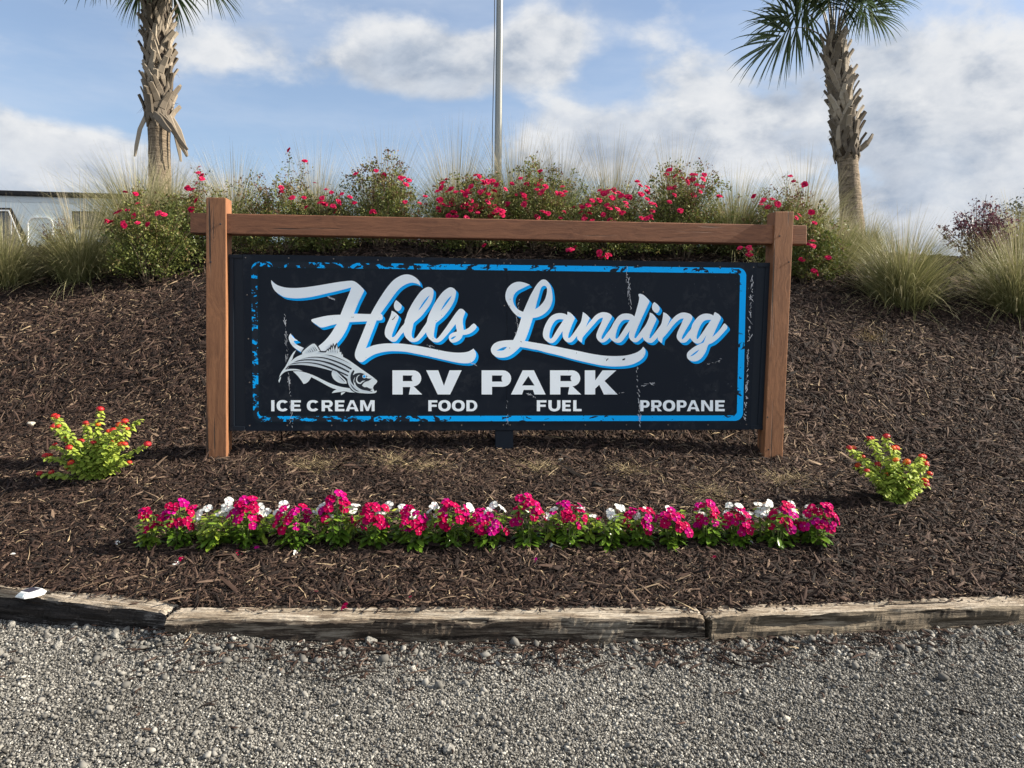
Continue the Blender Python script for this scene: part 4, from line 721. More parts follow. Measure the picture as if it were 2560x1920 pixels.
RB = [  # px centre, distance or base row, width m, height m, leaves, red, flowers, stalk tips, label
 (378, 705, .98, .86, 3600, .25, zoomed('742,1140 805,1150 815,1208 755,1248 708,1255 795,1280 728,1318 636,1312 660,1318 815,1322 970,1272 875,1330', Z1), [(316, 478)], 'big rounded green rose bush left of the left sign post, standing clear of the sign'),
 (492, 9.0, .66, .72, 1900, .5, zoomed('1183,992 1175,1025 1112,1116 1137,1125 1130,1160 1133,1243 1197,1060', Z1), [(500, 415), (478, 470)], 'small rose bush behind the left sign post with one long flowering shoot'),
 (690, 8.9, 1.20, .80, 3600, .7, zoomed('387,238 512,326 325,535 412,617 505,615', Z2), [(722, 378), (762, 405), (640, 425)], 'rose bush with the tallest reddish shoot, second bush over the beam from the left post'),
 (825, 8.8, .72, .55, 1700, .3, zoomed('590,500 680,552 722,574 805,585 868,610 648,620 668,668 780,648 733,680 755,730 525,690', Z2), [], 'sparse low rose bush with scattered flowers left of the brownish bush'),
 (955, 8.9, .98, .92, 3200, .85, zoomed('915,428 1076,402 1138,438 1270,460 1280,487 1335,478 1312,513 1305,650 1058,725 1420,660 1463,605', Z2), [(940, 425), (985, 432)], 'brownish rose bush halfway between left post and flagpole'),
 (1185, 8.7, 1.22, .80, 3900, .4, zoomed('140,318 130,385 262,405 205,445 330,445 420,445 490,430 465,475 540,370 600,212 650,228 705,300 770,300 835,293 895,345 695,450 730,415 860,430 95,550 155,622 270,570 282,625 425,665 475,630 540,565 605,635 710,660 775,560 770,590 820,690 835,735 905,700 925,668 970,765 90,685 265,740 230,775 460,822 575,840 530,700 865,645 725,1180', Z4), [], 'rose bush thick with red flowers in front of the flagpole'),
 (1345, 8.9, 1.05, .90, 3600, .45, zoomed('1040,610 1107,330 1225,258 1335,218 1495,158 1505,290 1300,330 1450,410 1570,370 1505,465 1155,485 1250,470 1285,548 1800,375 1750,462 1785,462 1840,440 1530,720 1600,742 1455,790 1830,725 1160,860', Z4), [(1350, 428)], 'yellow green rose bush just right of the flagpole'),
 (1520, 8.7, 1.22, .68, 3300, .35, zoomed('370,605 432,605 550,490 605,500 585,515 655,488 640,540 500,560 520,590 485,625 575,655 600,590 650,600 675,620 700,525 755,535 730,575 500,697 620,690 650,697 445,665 830,455 880,467 835,515 880,550 910,580 915,630 905,675 840,680 380,885 335,900 550,920 615,932 545,560 470,590', Z3), [], 'low spreading rose bush crowded with flowers, right of the flagpole by two bushes'),
 (1705, 8.9, 1.02, .98, 3700, .6, zoomed('1033,347 1015,380 1075,390 1107,362 1187,377 1120,405 1155,410 1160,432 1195,413 1273,380 1265,410 1220,450 1065,468 1033,473 1245,497 1065,520 1033,567 1108,628 1375,530 1200,520', Z3), [(1668, 432), (1715, 425), (1772, 432)], 'tall upright rose bush with a crown of flowers left of the dense green grass'),
 (1955, 8.9, .90, .76, 2500, .8, zoomed('1868,390 1968,445 1617,528 1685,550 1745,550 1665,587 1715,603 1780,580', Z3), [(1972, 425), (2014, 455), (1942, 475), (1925, 500)], 'rose bush behind the right sign post with dark shoots above it'),
 (2020, 705, .80, .70, 2600, .3, zoomed('1930,660 2015,640 2020,840 1988,860 1950,968 2130,952 2030,1045 1583,880 1520,885 1580,930', Z3), [], 'green rose bush at the right side of the right sign post')]
for k, (u, w, wd, h, nl, red, fl, st, lab) in enumerate(RB):
    pos = on_mound(u, w) if w > 100 else place_x(u, w); rose_bush(pos, wd, h, fl, lab, nl, red, st, k+1)

# ---------------------------------------------------------------- periwinkle row
def periwinkle_mesh(name, m, seed):
    r = random.Random(seed); b = MB()
    for k in range(5):
        a = 6.283*k/5; d = Vector((math.cos(a), math.sin(a), 0)); s_ = Vector((-math.sin(a), math.cos(a), 0)); R = .022*r.uniform(.93, 1.05); z = Vector((0, 0, 1))
        b.add([d*.0015, d*R*.45+s_*R*.36+z*.0012, d*R*.85+s_*R*.50-z*.001, d*R*1.02+s_*R*.16-z*.003, d*R*1.0-s_*R*.20-z*.003, d*R*.80-s_*R*.46, d*R*.42-s_*R*.32+z*.002], [(0, 1, 2, 3), (0, 3, 4), (0, 4, 5, 6)], r.uniform(.3, .7))
    b.tube([(0, 0, -.020), (0, 0, 0)], [.0014, .002], 5, .5, 0, False); b.add([(.003*math.cos(i*1.2566), .003*math.sin(i*1.2566), .0022) for i in range(5)], [(0, 1, 2, 3, 4)], 0, 1)
    return b.mesh(name, [m, M['vinca_eye']])
PINK = [periwinkle_mesh('flower', M['vinca'], i) for i in range(3)]; WHITE = [periwinkle_mesh('flower', M['vinca_white'], i+9) for i in range(3)]
def periwinkle(pos, h, w, nfl, meshes, label, lush, seed, top=.55, yellow=0.):
    r = random.Random(seed); o = empty('periwinkle_plant', pos, label, 'flower', 'periwinkle bedding plants in one row before the sign'); b = MB(); P, D, N, L, T = [], [], [], [], []
    for k in range(9):
        a = 6.283*k/9+r.gauss(0, .3); f = r.uniform(.35, 1); e = Vector((math.cos(a)*w*.42*f, math.sin(a)*w*.34*f, h*r.uniform(.62, .92)))
        s_ = Vector((math.cos(a)*.012, math.sin(a)*.012, -.02)); b.tube([s_, s_.lerp(e, .5)+Vector((0, 0, .02)), e], [.003, .0026, .002], 5, 0., 1)
        for q in range(int(11*lush)):
            t = r.uniform(.05, .98); p = s_.lerp(e, t)+Vector((0, 0, .02*math.sin(t*3.14))); aa = r.uniform(0, 6.283)
            P.append(p); D.append((math.cos(aa)+math.cos(a)*.5, math.sin(aa)+math.sin(a)*.5, r.uniform(-.45, .45)-.25*(t < .4))); N.append((r.gauss(0, .25), r.gauss(0, .25)-.25, 1)); L.append(r.uniform(.046, .074)*(1.12-.40*t)); T.append(.22+.36*t+r.gauss(0, .10)+yellow)
    for k in range(int(20*lush)):                                    # skirt of broad leaves
        a = r.uniform(0, 6.283); P.append((math.cos(a)*.02, math.sin(a)*.02, r.uniform(.015, h*.35))); D.append((math.cos(a), math.sin(a), r.uniform(-.25, .5))); N.append((-math.cos(a)*.3, -math.sin(a)*.3, 1)); L.append(r.uniform(.060, .090)); T.append(.30+r.gauss(0, .12)+yellow)
    n = len(P); L = np.array(L)
    obj_np('foliage', [leaves(np.array([tuple(p) for p in P]), np.array(D, float), np.array(N, float), L, L*RNG.uniform(.34, .44, n), np.clip(np.array(T), 0, 1), True, .12, .22)], [M['vinca_leaf']], o)
    b.build('stems', [M['stem'], M['green_stem']], o)
    for k in range(nfl):
        zz = top+(1.06-top)*(k+.5)/nfl; lim = math.sqrt(max(.05, 1-((zz-top)/(1.12-top))**2)); a = r.gauss(-1.57, 1.35); f = r.uniform(.55, 1.02)
        p = Vector((math.cos(a)*w*.5*f*lim, math.sin(a)*w*.42*f*lim, zz*h)); nr = Vector((p.x*7+.10, p.y*7-.28, .42+1.1*(zz-top)))+Vector((r.gauss(0, .25), r.gauss(0, .25), r.gauss(0, .18)))
        fo = bpy.data.objects.new('flower', r.choice(meshes)); link(fo, o); fo.matrix_local = look_mat(p, nr.normalized(), r.uniform(0, 6), r.uniform(1.0, 1.35))
    return o
PK = [(378, .23, .15, 10), (448, .235, .20, 17), (535, .21, .20, 0), (616, .24, .18, 19), (734, .23, .21, 17), (842, .255, .20, 19), (936, .225, .20, 18), (1035, .245, .19, 17), (1130, .23, .18, 19), (1218, .22, .20, 18), (1318, .255, .19, 19), (1422, .245, .20, 21), (1521, .19, .17, 1), (1600, .21, .19, 17), (1678, .22, .18, 18), (1768, .23, .17, 15), (1845, .22, .19, 19), (1945, .225, .20, 19), (2040, .24, .21, 20)]
nb = {0: 'at the far left end of the row, slim and lightly flowered', 2: 'with yellow green leaves, no open flowers', 5: 'with a lone cluster rising high, sixth from the left', 10: 'tallest of the row, below the R of the word PARK', 12: 'almost all leaves with a single bloom, right of the widest gap', 18: 'at the far right end of the row'}
for k, (u, h, w, nf) in enumerate(PK):
    pos = on_mound(u, 1366+(k*37 % 5)*1.5); lab = ('magenta periwinkle plant ' if nf > 1 else 'leafy periwinkle plant ')+nb.get(k, 'standing %s from the left in the front row of flowers' % ORD[k+1])
    periwinkle(pos, h*(.9+.22*((k*53) % 7)/6), w*(1.0+.2*((k*31) % 5)/4), int(nf*1.15), PINK, lab, 1.25 if nf < 2 else 1., 40+k, .50, .22 if k in (2, 0) else (.12 if nf < 2 else 0))
WT = [(508, .26, .12, 5), (578, .29, .13, 11), (652, .27, .11, 5), (716, .28, .13, 6), (808, .28, .12, 8), (876, .28, .11, 5), (955, .28, .10, 3), (1012, .27, .14, 8), (1092, .28, .11, 6), (1166, .27, .12, 6), (1240, .28, .12, 7), (1372, .25, .10, 4), (1466, .26, .11, 4), (1540, .27, .12, 9), (1606, .26, .10, 4), (1686, .26, .10, 4), (1752, .26, .11, 5), (1835, .28, .14, 11), (1905, .30, .15, 14), (1966, .29, .13, 9), (2026, .28, .10, 5)]
for k, (u, h, w, nf) in enumerate(WT):
    pos = on_mound(u, 1356); lab = {1: 'white periwinkle plant fullest of those on the left half, its blooms tumbling low', 18: 'white periwinkle plant with the largest dome of blooms, near the right end', 0: 'white periwinkle plant leftmost behind the magenta row', 20: 'white periwinkle plant rightmost behind the magenta row'}.get(k, 'white periwinkle plant, %s from the left among the white ones behind the magenta row' % ORD[k+1])
    periwinkle(pos, h*.745, w, max(2, int(nf*.7)), WHITE, lab, .6, 90+k, .72, .2)

# ---------------------------------------------------------------- lantanas
def head_mesh(seed):
    r = random.Random(seed); b = MB()
    for k in range(34):
        f = (k+.5)/34; th = math.acos(1-f*.95); a = k*2.39996; d = Vector((math.sin(th)*math.cos(a), math.sin(th)*math.sin(a), math.cos(th))); p = Vector((d.x*.019, d.y*.019, d.z*.011)); x = d.orthogonal().normalized(); y = d.cross(x); s = .0052; sp = r.uniform(0, 6)
        t = .35+.5*(1-f)+r.gauss(0, .12) if seed % 2 else .25+.2*(1-f)+r.gauss(0, .1)
        b.add([p+d*.001]+[p+(x*math.cos(sp+i*.785)+y*math.sin(sp+i*.785))*s*(1 if i % 2 else .7) for i in range(8)], [(0, i+1, (i+1) % 8+1) for i in range(8)], min(1, max(0, t)))
    b.tube([(0, 0, -.02), (0, 0, .004)], [.001, .007], 6, .1, 0, False); return b.mesh('flower_head', M['lantana'])
HEADS = [head_mesh(i) for i in range(4)]
def lantana(base, heads, tips, label, seed):
    r = random.Random(seed); pos = on_mound(*base); o = empty('lantana_plant', pos, label, 'flowering shrub', 'lantana plants either side of the sign'); P0 = Vector(pos); b = MB(); P, D, N, L, T = [], [], [], [], []
    def branch(e, dens=1.):
        s_ = Vector((r.gauss(0, .015), r.gauss(0, .015), -.01)); m = s_.lerp(e, .5)+Vector((-e.x*.10, 0, abs(e.z)*.06)); pts = [s_, s_.lerp(m, .55), m, m.lerp(e, .6)+Vector((0, 0, .008)), e]; b.tube(pts, [.0036, .0032, .0026, .002, .0016], 5, 0., 1)
        ln = (e-s_).length; n = int(ln/.0155*dens)
        for q in range(n):
            t = .18+.84*(q+r.random())/n; i = min(3, int(t*4)); p = pts[i].lerp(pts[i+1], min(1, t*4-i))
            for sgn in (-1, 1):
                a = q*1.57+r.gauss(0, .5)+(0 if sgn > 0 else 3.14); P.append(p); D.append((math.cos(a), math.sin(a), r.uniform(-.5, .25))); N.append((r.gauss(0, .3)+.2, r.gauss(0, .3)-.25, 1)); L.append(r.uniform(.032, .056)*(1.15-.4*t)); T.append(.52+.42*t+r.gauss(0, .16))
    for (u, v) in heads:
        q = Vector(at(u, v, P0.y+r.uniform(-.13, .10)))-P0; q.z = max(q.z, .03); branch(q); nr = Vector((q.x*.6, -.35, .85))+Vector((r.gauss(0, .2), r.gauss(0, .2), 0))
        f = bpy.data.objects.new('flower_head', r.choice(HEADS)); link(f, o); f.matrix_local = look_mat(q+Vector((0, 0, .006)), nr.normalized(), r.uniform(0, 6), r.uniform(.85, 1.25))
    for (u, v) in tips: q = Vector(at(u, v, P0.y+r.uniform(-.1, .1)))-P0; q.z = max(q.z, .02); branch(q, 1.2)
    n = len(P); L = np.array(L)
    obj_np('foliage', [leaves(np.array([tuple(p) for p in P]), np.array(D, float), np.array(N, float), L, L*RNG.uniform(.5, .66, n), np.clip(np.array(T), 0, 1), True, .12, .25)], [M['lantana_leaf']], o)
    b.build('stems', [M['stem'], M['green_stem']], o); return o
Z5 = (0, 950, 640/1930); Z8 = (1500, 1000, 1060/2212)
lantana((237, 1203), zoomed('757,225 408,275 428,285 400,357 440,357 655,345 645,330 740,342 940,318 898,345 820,392 852,385 957,375 498,430 510,475 412,495 575,470 612,465 745,458 703,478 855,470 915,490 940,488 615,515 520,515 340,577 370,575 535,630 510,665 975,628 1112,490 300,770 390,800', Z5), zoomed('1050,300 480,560 620,600 720,560 800,600 880,560 560,720 840,680 700,650 930,620 460,850 600,640 760,640 660,700', Z5), 'larger lantana with red and orange heads left of the left sign post', 5)
lantana((2242, 1262), zoomed('1402,205 1418,203 1493,195 1300,255 1318,257 1530,255 1545,255 1370,300 1345,345 1392,374 1402,365 1450,342 1543,318 1600,328 1675,297 1688,300 1697,335 1705,342 1720,388 1700,445 1610,465 1500,395 1578,400 1697,425', Z8), zoomed('1440,420 1520,450 1600,430 1480,480 1640,480 1560,480 1660,400 1420,390 1560,350 1620,390', Z8), 'smaller lantana with red and orange heads right of the right sign post', 6)

# ---------------------------------------------------------------- cabbage palms
def palm(base_px, top_px, y, r0, r1, boots_px, fronds, hang, label, seed, nb):
    r = random.Random(seed); top = Vector(at(*top_px, y)); bx = at(*base_px, y); zb = float(mound(bx[0], y))-.1; base = Vector((bx[0]-(top.x-bx[0])*.12, y, zb))
    o = empty('cabbage_palm', base, label, 'palm tree', 'palm trees behind the sign'); H = top.z-base.z
    def axis(t): return Vector(((top.x-base.x)*(t**1.5), 0, H*t))
    b = MB(); n = 40; pts = [axis(i/n) for i in range(n+1)]
    b.tube(pts, [(r0*1.22-(r0*1.22-r0)*min(1, i/n*3)-(r0-r1)*(i/n))*(1+.022*math.sin(i*2.3)+.012*math.sin(i*5.1)) for i in range(n+1)], 22); b.build('trunk', M['trunk'], o, True)
    t0 = (Vector(at(top_px[0], boots_px, y)).z-base.z)/H
    for k in range(nb):
        f = (k+.3)/nb; t = t0+(1.0-t0)*f; c = axis(t); a = k*2.39996+r.gauss(0, .18); rr = (r0-(r0-r1)*t)*1.02; ox = Vector((math.cos(a), math.sin(a), 0)); tx = Vector((-math.sin(a), math.cos(a), 0)); up = Vector((0, 0, 1))
        lean = r.choice((-1, 1))*r.uniform(.25, .75); s = r.uniform(.72, 1.05)*(1.12-.25*f); b = MB(); tone = r.uniform(.2, .95)
        j = ox*(rr+.030)+up*.05; e = ox*(rr+.105*s+r.gauss(0, .018))+tx*(lean*.13*s)+up*(.22*s)
        b.strap([j-up*.02, j.lerp(e, .4)-ox*.006, e], [.098*s, .084*s, .062*s], ox, .026*s, tone)
        for sg in (-1, 1):
            l = ox*(rr*.97)+tx*(sg*.085*s+lean*-.03)-up*(.15*s); l = (Vector((l.x, l.y, 0)).normalized()*(rr+.006)+up*l.z)
            b.strap([j+up*.015, j.lerp(l, .5)+ox*.020, l], [.072*s, .062*s, .028], ox, .018, tone*.85)
        me = b.mesh('leaf_base', M['boot']); q = link(bpy.data.objects.new('leaf_base', me), o); q.location = c
    b = MB(); b.tube([axis(t0+(1.-t0)*i/10-.01) for i in range(11)], [(r0-(r0-r1)*t0)*1.05+.012*math.sin(i*2.7)-(r0-r1)*(1-t0)*i/10*.9 for i in range(11)], 18); b.build('gap_shade_tube', M['fibre'], o, True)  # dark tube added to read as shade in the gaps between leaf bases
    b = MB(); c = axis(t0)
    for (ang, dx, dz, w, sw) in hang:                                # dead leaf bases hanging below the lattice
        a = rad(ang); ox = Vector((math.cos(a), math.sin(a), 0)); tx = Vector((-math.sin(a), math.cos(a), 0)); p = c+ox*(r0*1.05)+Vector((0, 0, .06)); e = p+ox*dx+Vector((0, 0, dz))+tx*sw
        bb = MB(); bb.strap([p, p.lerp(e, .35)+ox*.035+tx*sw*.1, p.lerp(e, .75)+ox*.02, e], [w, w*.95, w*.8, w*.45], (ox*.5+Vector((0, -.9, 0))).normalized(), .012, r.uniform(.25, .8)); bb.build('dead_leaf_base', M['boot'], o)
    for k in range(26):                                              # loose fibres
        t = t0+(1-t0)*r.random(); a = r.uniform(0, 6.28); p = axis(t)+Vector((math.cos(a), math.sin(a), 0))*r1*1.3; d = Vector((math.cos(a)*.09, math.sin(a)*.09, r.uniform(-.16, .02)))
        b.tube([p, p+d*.6+Vector((r.gauss(0, .02), 0, .02)), p+d*1.1], [.0025, .002, .001], 4)
    tag(b.build('fibre', M['fibre'], o), kind='stuff')
    for (az, el, pl, fan, droop, ton, *tw) in fronds:                     # costapalmate fans
        a = rad(az); e0 = rad(el); hd = Vector((math.cos(a), math.sin(a), 0)); up = Vector((0, 0, 1)); side = Vector((-math.sin(a), math.cos(a), 0)); b = MB(); p = axis(1.)+hd*.05-up*.05; pts = [p]; el2 = e0
        for i in range(6): el2 = e0-droop*.35*(i/5)**1.3; p = p+(hd*math.cos(el2)+up*math.sin(el2))*(pl/6); pts.append(p)
        b.tube(pts, [.020, .015, .012, .010, .009, .008, .007], 6, 0., 1); cost = [p]
        for i in range(6): el2 -= droop*.16; p = p+(hd*math.cos(el2)+up*math.sin(el2))*(fan*.085); cost.append(p)
        b.tube(cost, [.007, .006, .005, .004, .003, .002, .001], 5, 0., 1); fwd = hd*math.cos(el2+droop*.4)+up*math.sin(el2+droop*.4); side = Matrix.Rotation(rad(tw[0] if tw else r.uniform(-35, 35)), 3, fwd) @ side; nrm = side.cross(fwd); nl = 60
        for i in range(nl):
            q = (i+.5)/nl*2-1; th = q*rad(128); c0 = cost[int(round((1-abs(q))*6))]; d = (fwd*math.cos(th)+side*math.sin(th)).normalized(); L = fan*(.80-.22*abs(q)**2)*r.uniform(.86, 1.08); w = .030*fan
            d = (d+nrm*(.22*abs(q))+Vector((r.gauss(0, .07), r.gauss(0, .07), r.gauss(0, .08)))).normalized(); cr = d.cross(nrm).normalized(); nn = cr.cross(d); vs, fs, tn = [], [], []; pp = c0.copy(); dd = d.copy(); sg = 6; g_ = r.uniform(.75, 1.35)
            tt = ton+r.gauss(0, .08)
            for m_ in range(sg+1):
                f = m_/sg; ww = w*(min(1, .45+1.6*f) if f < .35 else 1-(f-.35)/.65*.93)*.5; vs += [pp-cr*ww+nn*ww*.5, pp.copy(), pp+cr*ww+nn*ww*.5]; tn += [min(1, max(0, tt+.25*max(0, f-.75)*(r.random() > .4)))]*3
                pp = pp+dd*(L/sg); dd = (dd+Vector((0, 0, -1))*(.055+.19*f*f)*droop*g_).normalized()
            for m_ in range(sg): fs += [(m_*3, m_*3+1, m_*3+4, m_*3+3), (m_*3+1, m_*3+2, m_*3+5, m_*3+4)]
            b.add(vs, fs, tn, 0)
        b.build('frond', [M['palm_leaf'], M['petiole']], o)
    return o
up_fr = [(20, 78, .8, .95, 1., .45), (75, 62, .9, .95, 1.2, .5), (140, 60, .85, .95, 1.2, .45), (215, 66, .85, .95, 1.1, .5), (320, 58, .9, .95, 1.2, .5), (265, 80, .8, .9, 1., .4)]
palm((400, 470), (392, -55), 11.5, .158, .145, 300, up_fr+[(186, 48, .56, .84, 1.5, .35, 40), (205, 56, .56, .84, 1.5, .35, 30), (168, 55, .8, .85, 1.5, .45), (350, 56, .54, .82, 1.5, .5, -40), (10, 62, .60, .82, 1.45, .45), (300, 66, .70, .86, 1.45, .5), (245, 60, .68, .86, 1.5, .35), (270, 50, .55, .80, 1.6, .3), (100, 50, .7, .85, 1.6, .5), (60, 55, .7, .85, 1.5, .5), (130, 48, .7, .85, 1.6, .4), (320, 50, .62, .82, 1.6, .4), (222, 48, .62, .82, 1.6, .4), (265, 30, .45, .75, 1.7, .25), (290, 35, .45, .75, 1.7, .3), (240, 34, .48, .75, 1.7, .3)],
     [(200, .16, -.62, .10, .05), (262, .10, -.30, .11, .34), (285, .12, -.52, .09, .42), (310, .18, -.60, .07, .28), (345, .16, -.66, .07, .05), (5, .22, -.56, .08, .02)], 'palm with dead straps hanging under its lattice, left of the sign', 3, 104)
palm((2128, 590), (2084, 105), 11.0, .165, .105, 385, [(20, 88, .95, .8, .7, .45), (75, 84, 1.0, .8, .8, .5), (140, 80, .95, .9, 1.0, .45), (215, 82, .9, .9, 1.0, .5), (320, 80, .95, .9, 1.0, .5), (187, 44, .40, 1.00, 1.30, .40, 64), (196, 58, .50, .86, 1.3, .32, 50), (172, 84, .80, .80, 1.2, .45), (4, 84, .56, .66, 1.9, .5, -50), (345, 86, .62, .70, 1.6, .45, -20), (255, 84, .62, .80, 1.3, .3), (290, 82, .66, .78, 1.4, .4), (95, 86, .85, .78, 1.0, .5), (235, 80, .52, .80, 1.4, .3), (272, 76, .44, .75, 1.6, .25)],
     [(350, .17, .22, .08, .05), (215, .05, .30, .07, .0)], 'leaning palm with a narrow ragged lattice, right of the sign', 8, 92)

# ---------------------------------------------------------------- flagpole
fp = place_x(1243, 11.3); fo = empty('flagpole', fp, 'tall bare silver flagpole rising behind the flowers at mid mound', 'flagpole')
b = MB(); b.tube([(0, 0, -.3), (0, 0, 2), (0, 0, 4.5), (0, 0, 7.5)], [.056, .053, .047, .040], 24); b.build('pole', M['pole'], fo, True)
b = MB(); b.tube([(0, 0, 7.5), (0, 0, 7.55)], [.02, .02], 10); b.tube([(0, 0, 7.53), (0, 0, 7.56), (0, 0, 7.62), (0, 0, 7.68), (0, 0, 7.71)], [.02, .06, .08, .06, .01], 14); b.build('finial', M['pole'], fo, True)
b = MB(); b.tube([(-.078, -.02, .95), (-.085, -.02, 2.2), (-.070, -.03, 3.3), (-.078, -.02, 5), (-.06, 0, 7.4)], .006, 6); b.build('halyard', M['rope'], fo)
b = MB(); b.box((-.09, -.03, .90), (-.05, .0, .95)); b.box((-.085, -.035, .82), (-.075, .0, 1.03)); b.build('cleat', M['pole'], fo)

# ---------------------------------------------------------------- camper
RY = rad(6); RA = np.array([math.cos(RY), math.sin(RY), 0]); RN = np.array([math.sin(RY), -math.cos(RY), 0]); RP = at(135, 480, 14.)
def RVP(u, v, o=0.):
    d = ray(u, v); t = (o-(CPOS-RP)@RN)/(d@RN); p = CPOS+d*t; return (float((p-RP)@RA), float(p[2]))
rv = empty('camper', (RP[0], RP[1], 0), 'white camper with dark roof edge standing behind the left grasses', 'camper', rz=RY)
s0, s1 = RVP(-900, 480)[0], RVP(398, 490)[0]; zt = RVP(135, 493)[1]; zr = RVP(135, 480)[1]
b = MB(); b.box((s0, 0, .55), (s1, 2.45, zt)); bevel(b.build('body', M['rv_white'], rv), .03)
b = MB(); b.box((s0-.02, -.05, zt), (s1+.02, 2.5, zr)); bevel(b.build('roof_edge', M['rv_dark'], rv), .02)
zg = RVP(135, 508)[1]; b = MB(); b.box((s0+.02, -.006, zg), (s1-.03, .02, zt)); b.build('roof_shadow_strip', M['rv_grey'], rv)  # shadow of the roof overhang, put on the wall as a grey strip
a0, a1 = RVP(64, 478)[0], RVP(151, 480)[0]; zh = RVP(100, 467)[1]; w = a1-a0
b = MB(); b.add([(a0, .5, zr), (a1, .5, zr), (a0+w*.55, .55, zh), (a0+.03, .55, zh), (a0, 1.3, zr), (a1, 1.3, zr), (a0+w*.55, 1.25, zh), (a0+.03, 1.25, zh)], [(0, 1, 2, 3), (5, 4, 7, 6), (1, 5, 6, 2), (4, 0, 3, 7), (3, 2, 6, 7)])
ac = bevel(b.build('air_conditioner', M['plastic'], rv), .03)
b = MB(); [b.box((a0+.06+i*.05, .515, zr+.03), (a0+.085+i*.05, .535, zh-.03)) for i in range(5)]; b.build('vent_grille', M['rv_grey'], ac)
def plate(name, px, y0, y1, m, parent): q = [RVP(*p) for p in px]; return prism(name, q, y0, y1, m, parent, 0)
def frame(name, outer, inner, y0, y1, m, parent):
    b = MB(); n = len(outer); A = [RVP(*p) for p in outer]; B = [RVP(*p) for p in inner]; vs = [(s, y0, z) for s, z in A]+[(s, y0, z) for s, z in B]+[(s, y1, z) for s, z in A]+[(s, y1, z) for s, z in B]; fs = []
    for i in range(n):
        j = (i+1) % n; fs += [(i, j, n+j, n+i), (2*n+i, 3*n+i, 3*n+j, 2*n+j), (i, 2*n+i, 2*n+j, j), (n+i, n+j, 3*n+j, 3*n+i)]
    b.add(vs, fs); return b.build(name, m, parent)
wn = plate('slanted_window', [(-110, 640), (92, 640), (28, 520), (-110, 518)], -.012, .0, M['rv_dark'], rv)
plate('pane', [(-104, 634), (62, 634), (20, 532), (-104, 530)], -.020, -.013, M['glass'], wn)
frame('window_trim', [(-108, 637), (70, 637), (24, 525), (-108, 523.5)], [(-104, 633), (66, 633), (22, 528.5), (-104, 527)], -.030, -.021, M['rv_trim'], wn)
plate('window_bar', [(29, 588), (31, 588), (31, 538), (29, 538)], -.030, -.021, M['rv_trim'], wn)
ho = arc(88, 562, 19, 19, 180, 270, 6)+arc(115, 562, 19, 19, 270, 360, 6)+[(134, 640), (69, 640)]; hi = arc(88, 562, 16, 16, 180, 270, 6)+arc(115, 562, 16, 16, 270, 360, 6)+[(131, 637), (72, 637)]
ht = frame('hatch_frame', ho, hi, -.028, -.003, M['rv_trim'], rv)
b = MB(); q = [RVP(*p) for p in hi]; b.add([(s, -.010, z) for s, z in q], [tuple(range(len(q)))]); b.build('hatch_door', M['rv_white'], ht)
w2 = plate('window', [(181, 572), (262, 574), (262, 529.5), (181, 528)], -.018, -.003, M['rv_dark'], rv); plate('pane', [(186, 568), (257, 569), (257, 534), (186, 533)], -.024, -.019, M['glass'], w2)
for sx in (s0+1.6, s1-2.4, s1-1.5):
    b = MB(); b.tube([(sx, .02, .36), (sx, .06, .36), (sx, .30, .36)], [.30, .36, .36], 20); wl = b.build('wheel', M['tyre'], rv); b = MB(); b.tube([(sx, .0, .36), (sx, .016, .36)], [.12, .19], 14); b.build('rim', M['rv_trim'], wl)
b = MB(); b.box((s0+.2, .15, .40), (s1-.2, 2.3, .545)); b.build('chassis', M['rv_dark'], rv)

# ---------------------------------------------------------------- far tree, purple shrub, twiggy plants on the left
def leafy(P, spreadv, n_each, size, m, parent, name, tone=(.2, .6)):
    k = len(P); A = np.repeat(P, n_each, 0)+RNG.normal(0, 1, (k*n_each, 3))*spreadv; n = len(A); D = RNG.normal(0, 1, (n, 3)); N = RNG.normal(0, .7, (n, 3)); N[:, 2] += .8
    L = size*RNG.uniform(.7, 1.3, n); t = np.repeat(RNG.uniform(*tone, k), n_each)+RNG.normal(0, .12, n)
    obj_np(name, [leaves(A, D, N, L, L*.5, np.clip(t, 0, 1))], [m], parent)
tp = at(2690, 700, 30.); to = empty('spreading_tree', (tp[0], 30., 0), 'dark green tree showing only its edge at the far right of the skyline', 'tree')
b = MB(); b.tube([(0, 0, -.2), (.1, 0, 1.6), (.0, .1, 3.2), (.2, 0, 5.2)], [.30, .24, .19, .08], 10); tips = []
rr = random.Random(3)
for k in range(15):
    a = rr.uniform(0, 6.28); s_ = Vector((.05, .05, rr.uniform(1.6, 4.2))); e = Vector((math.cos(a)*rr.uniform(.9, 2.5), math.sin(a)*rr.uniform(.8, 2.3), rr.uniform(2.4, 6.8))); b.tube([s_, s_.lerp(e, .5)+Vector((0, 0, .2)), e], [.08, .05, .02], 6); tips.append(e)
b.build('trunk', M['bark'], to)
Pc = np.array([tuple(t+Vector((rr.gauss(0, .35), rr.gauss(0, .35), rr.gauss(0, .28)))) for t in tips for _ in range(6)]); leafy(Pc, np.array([.28, .28, .20]), 60, .13, M['far_leaf'], to, 'crown')
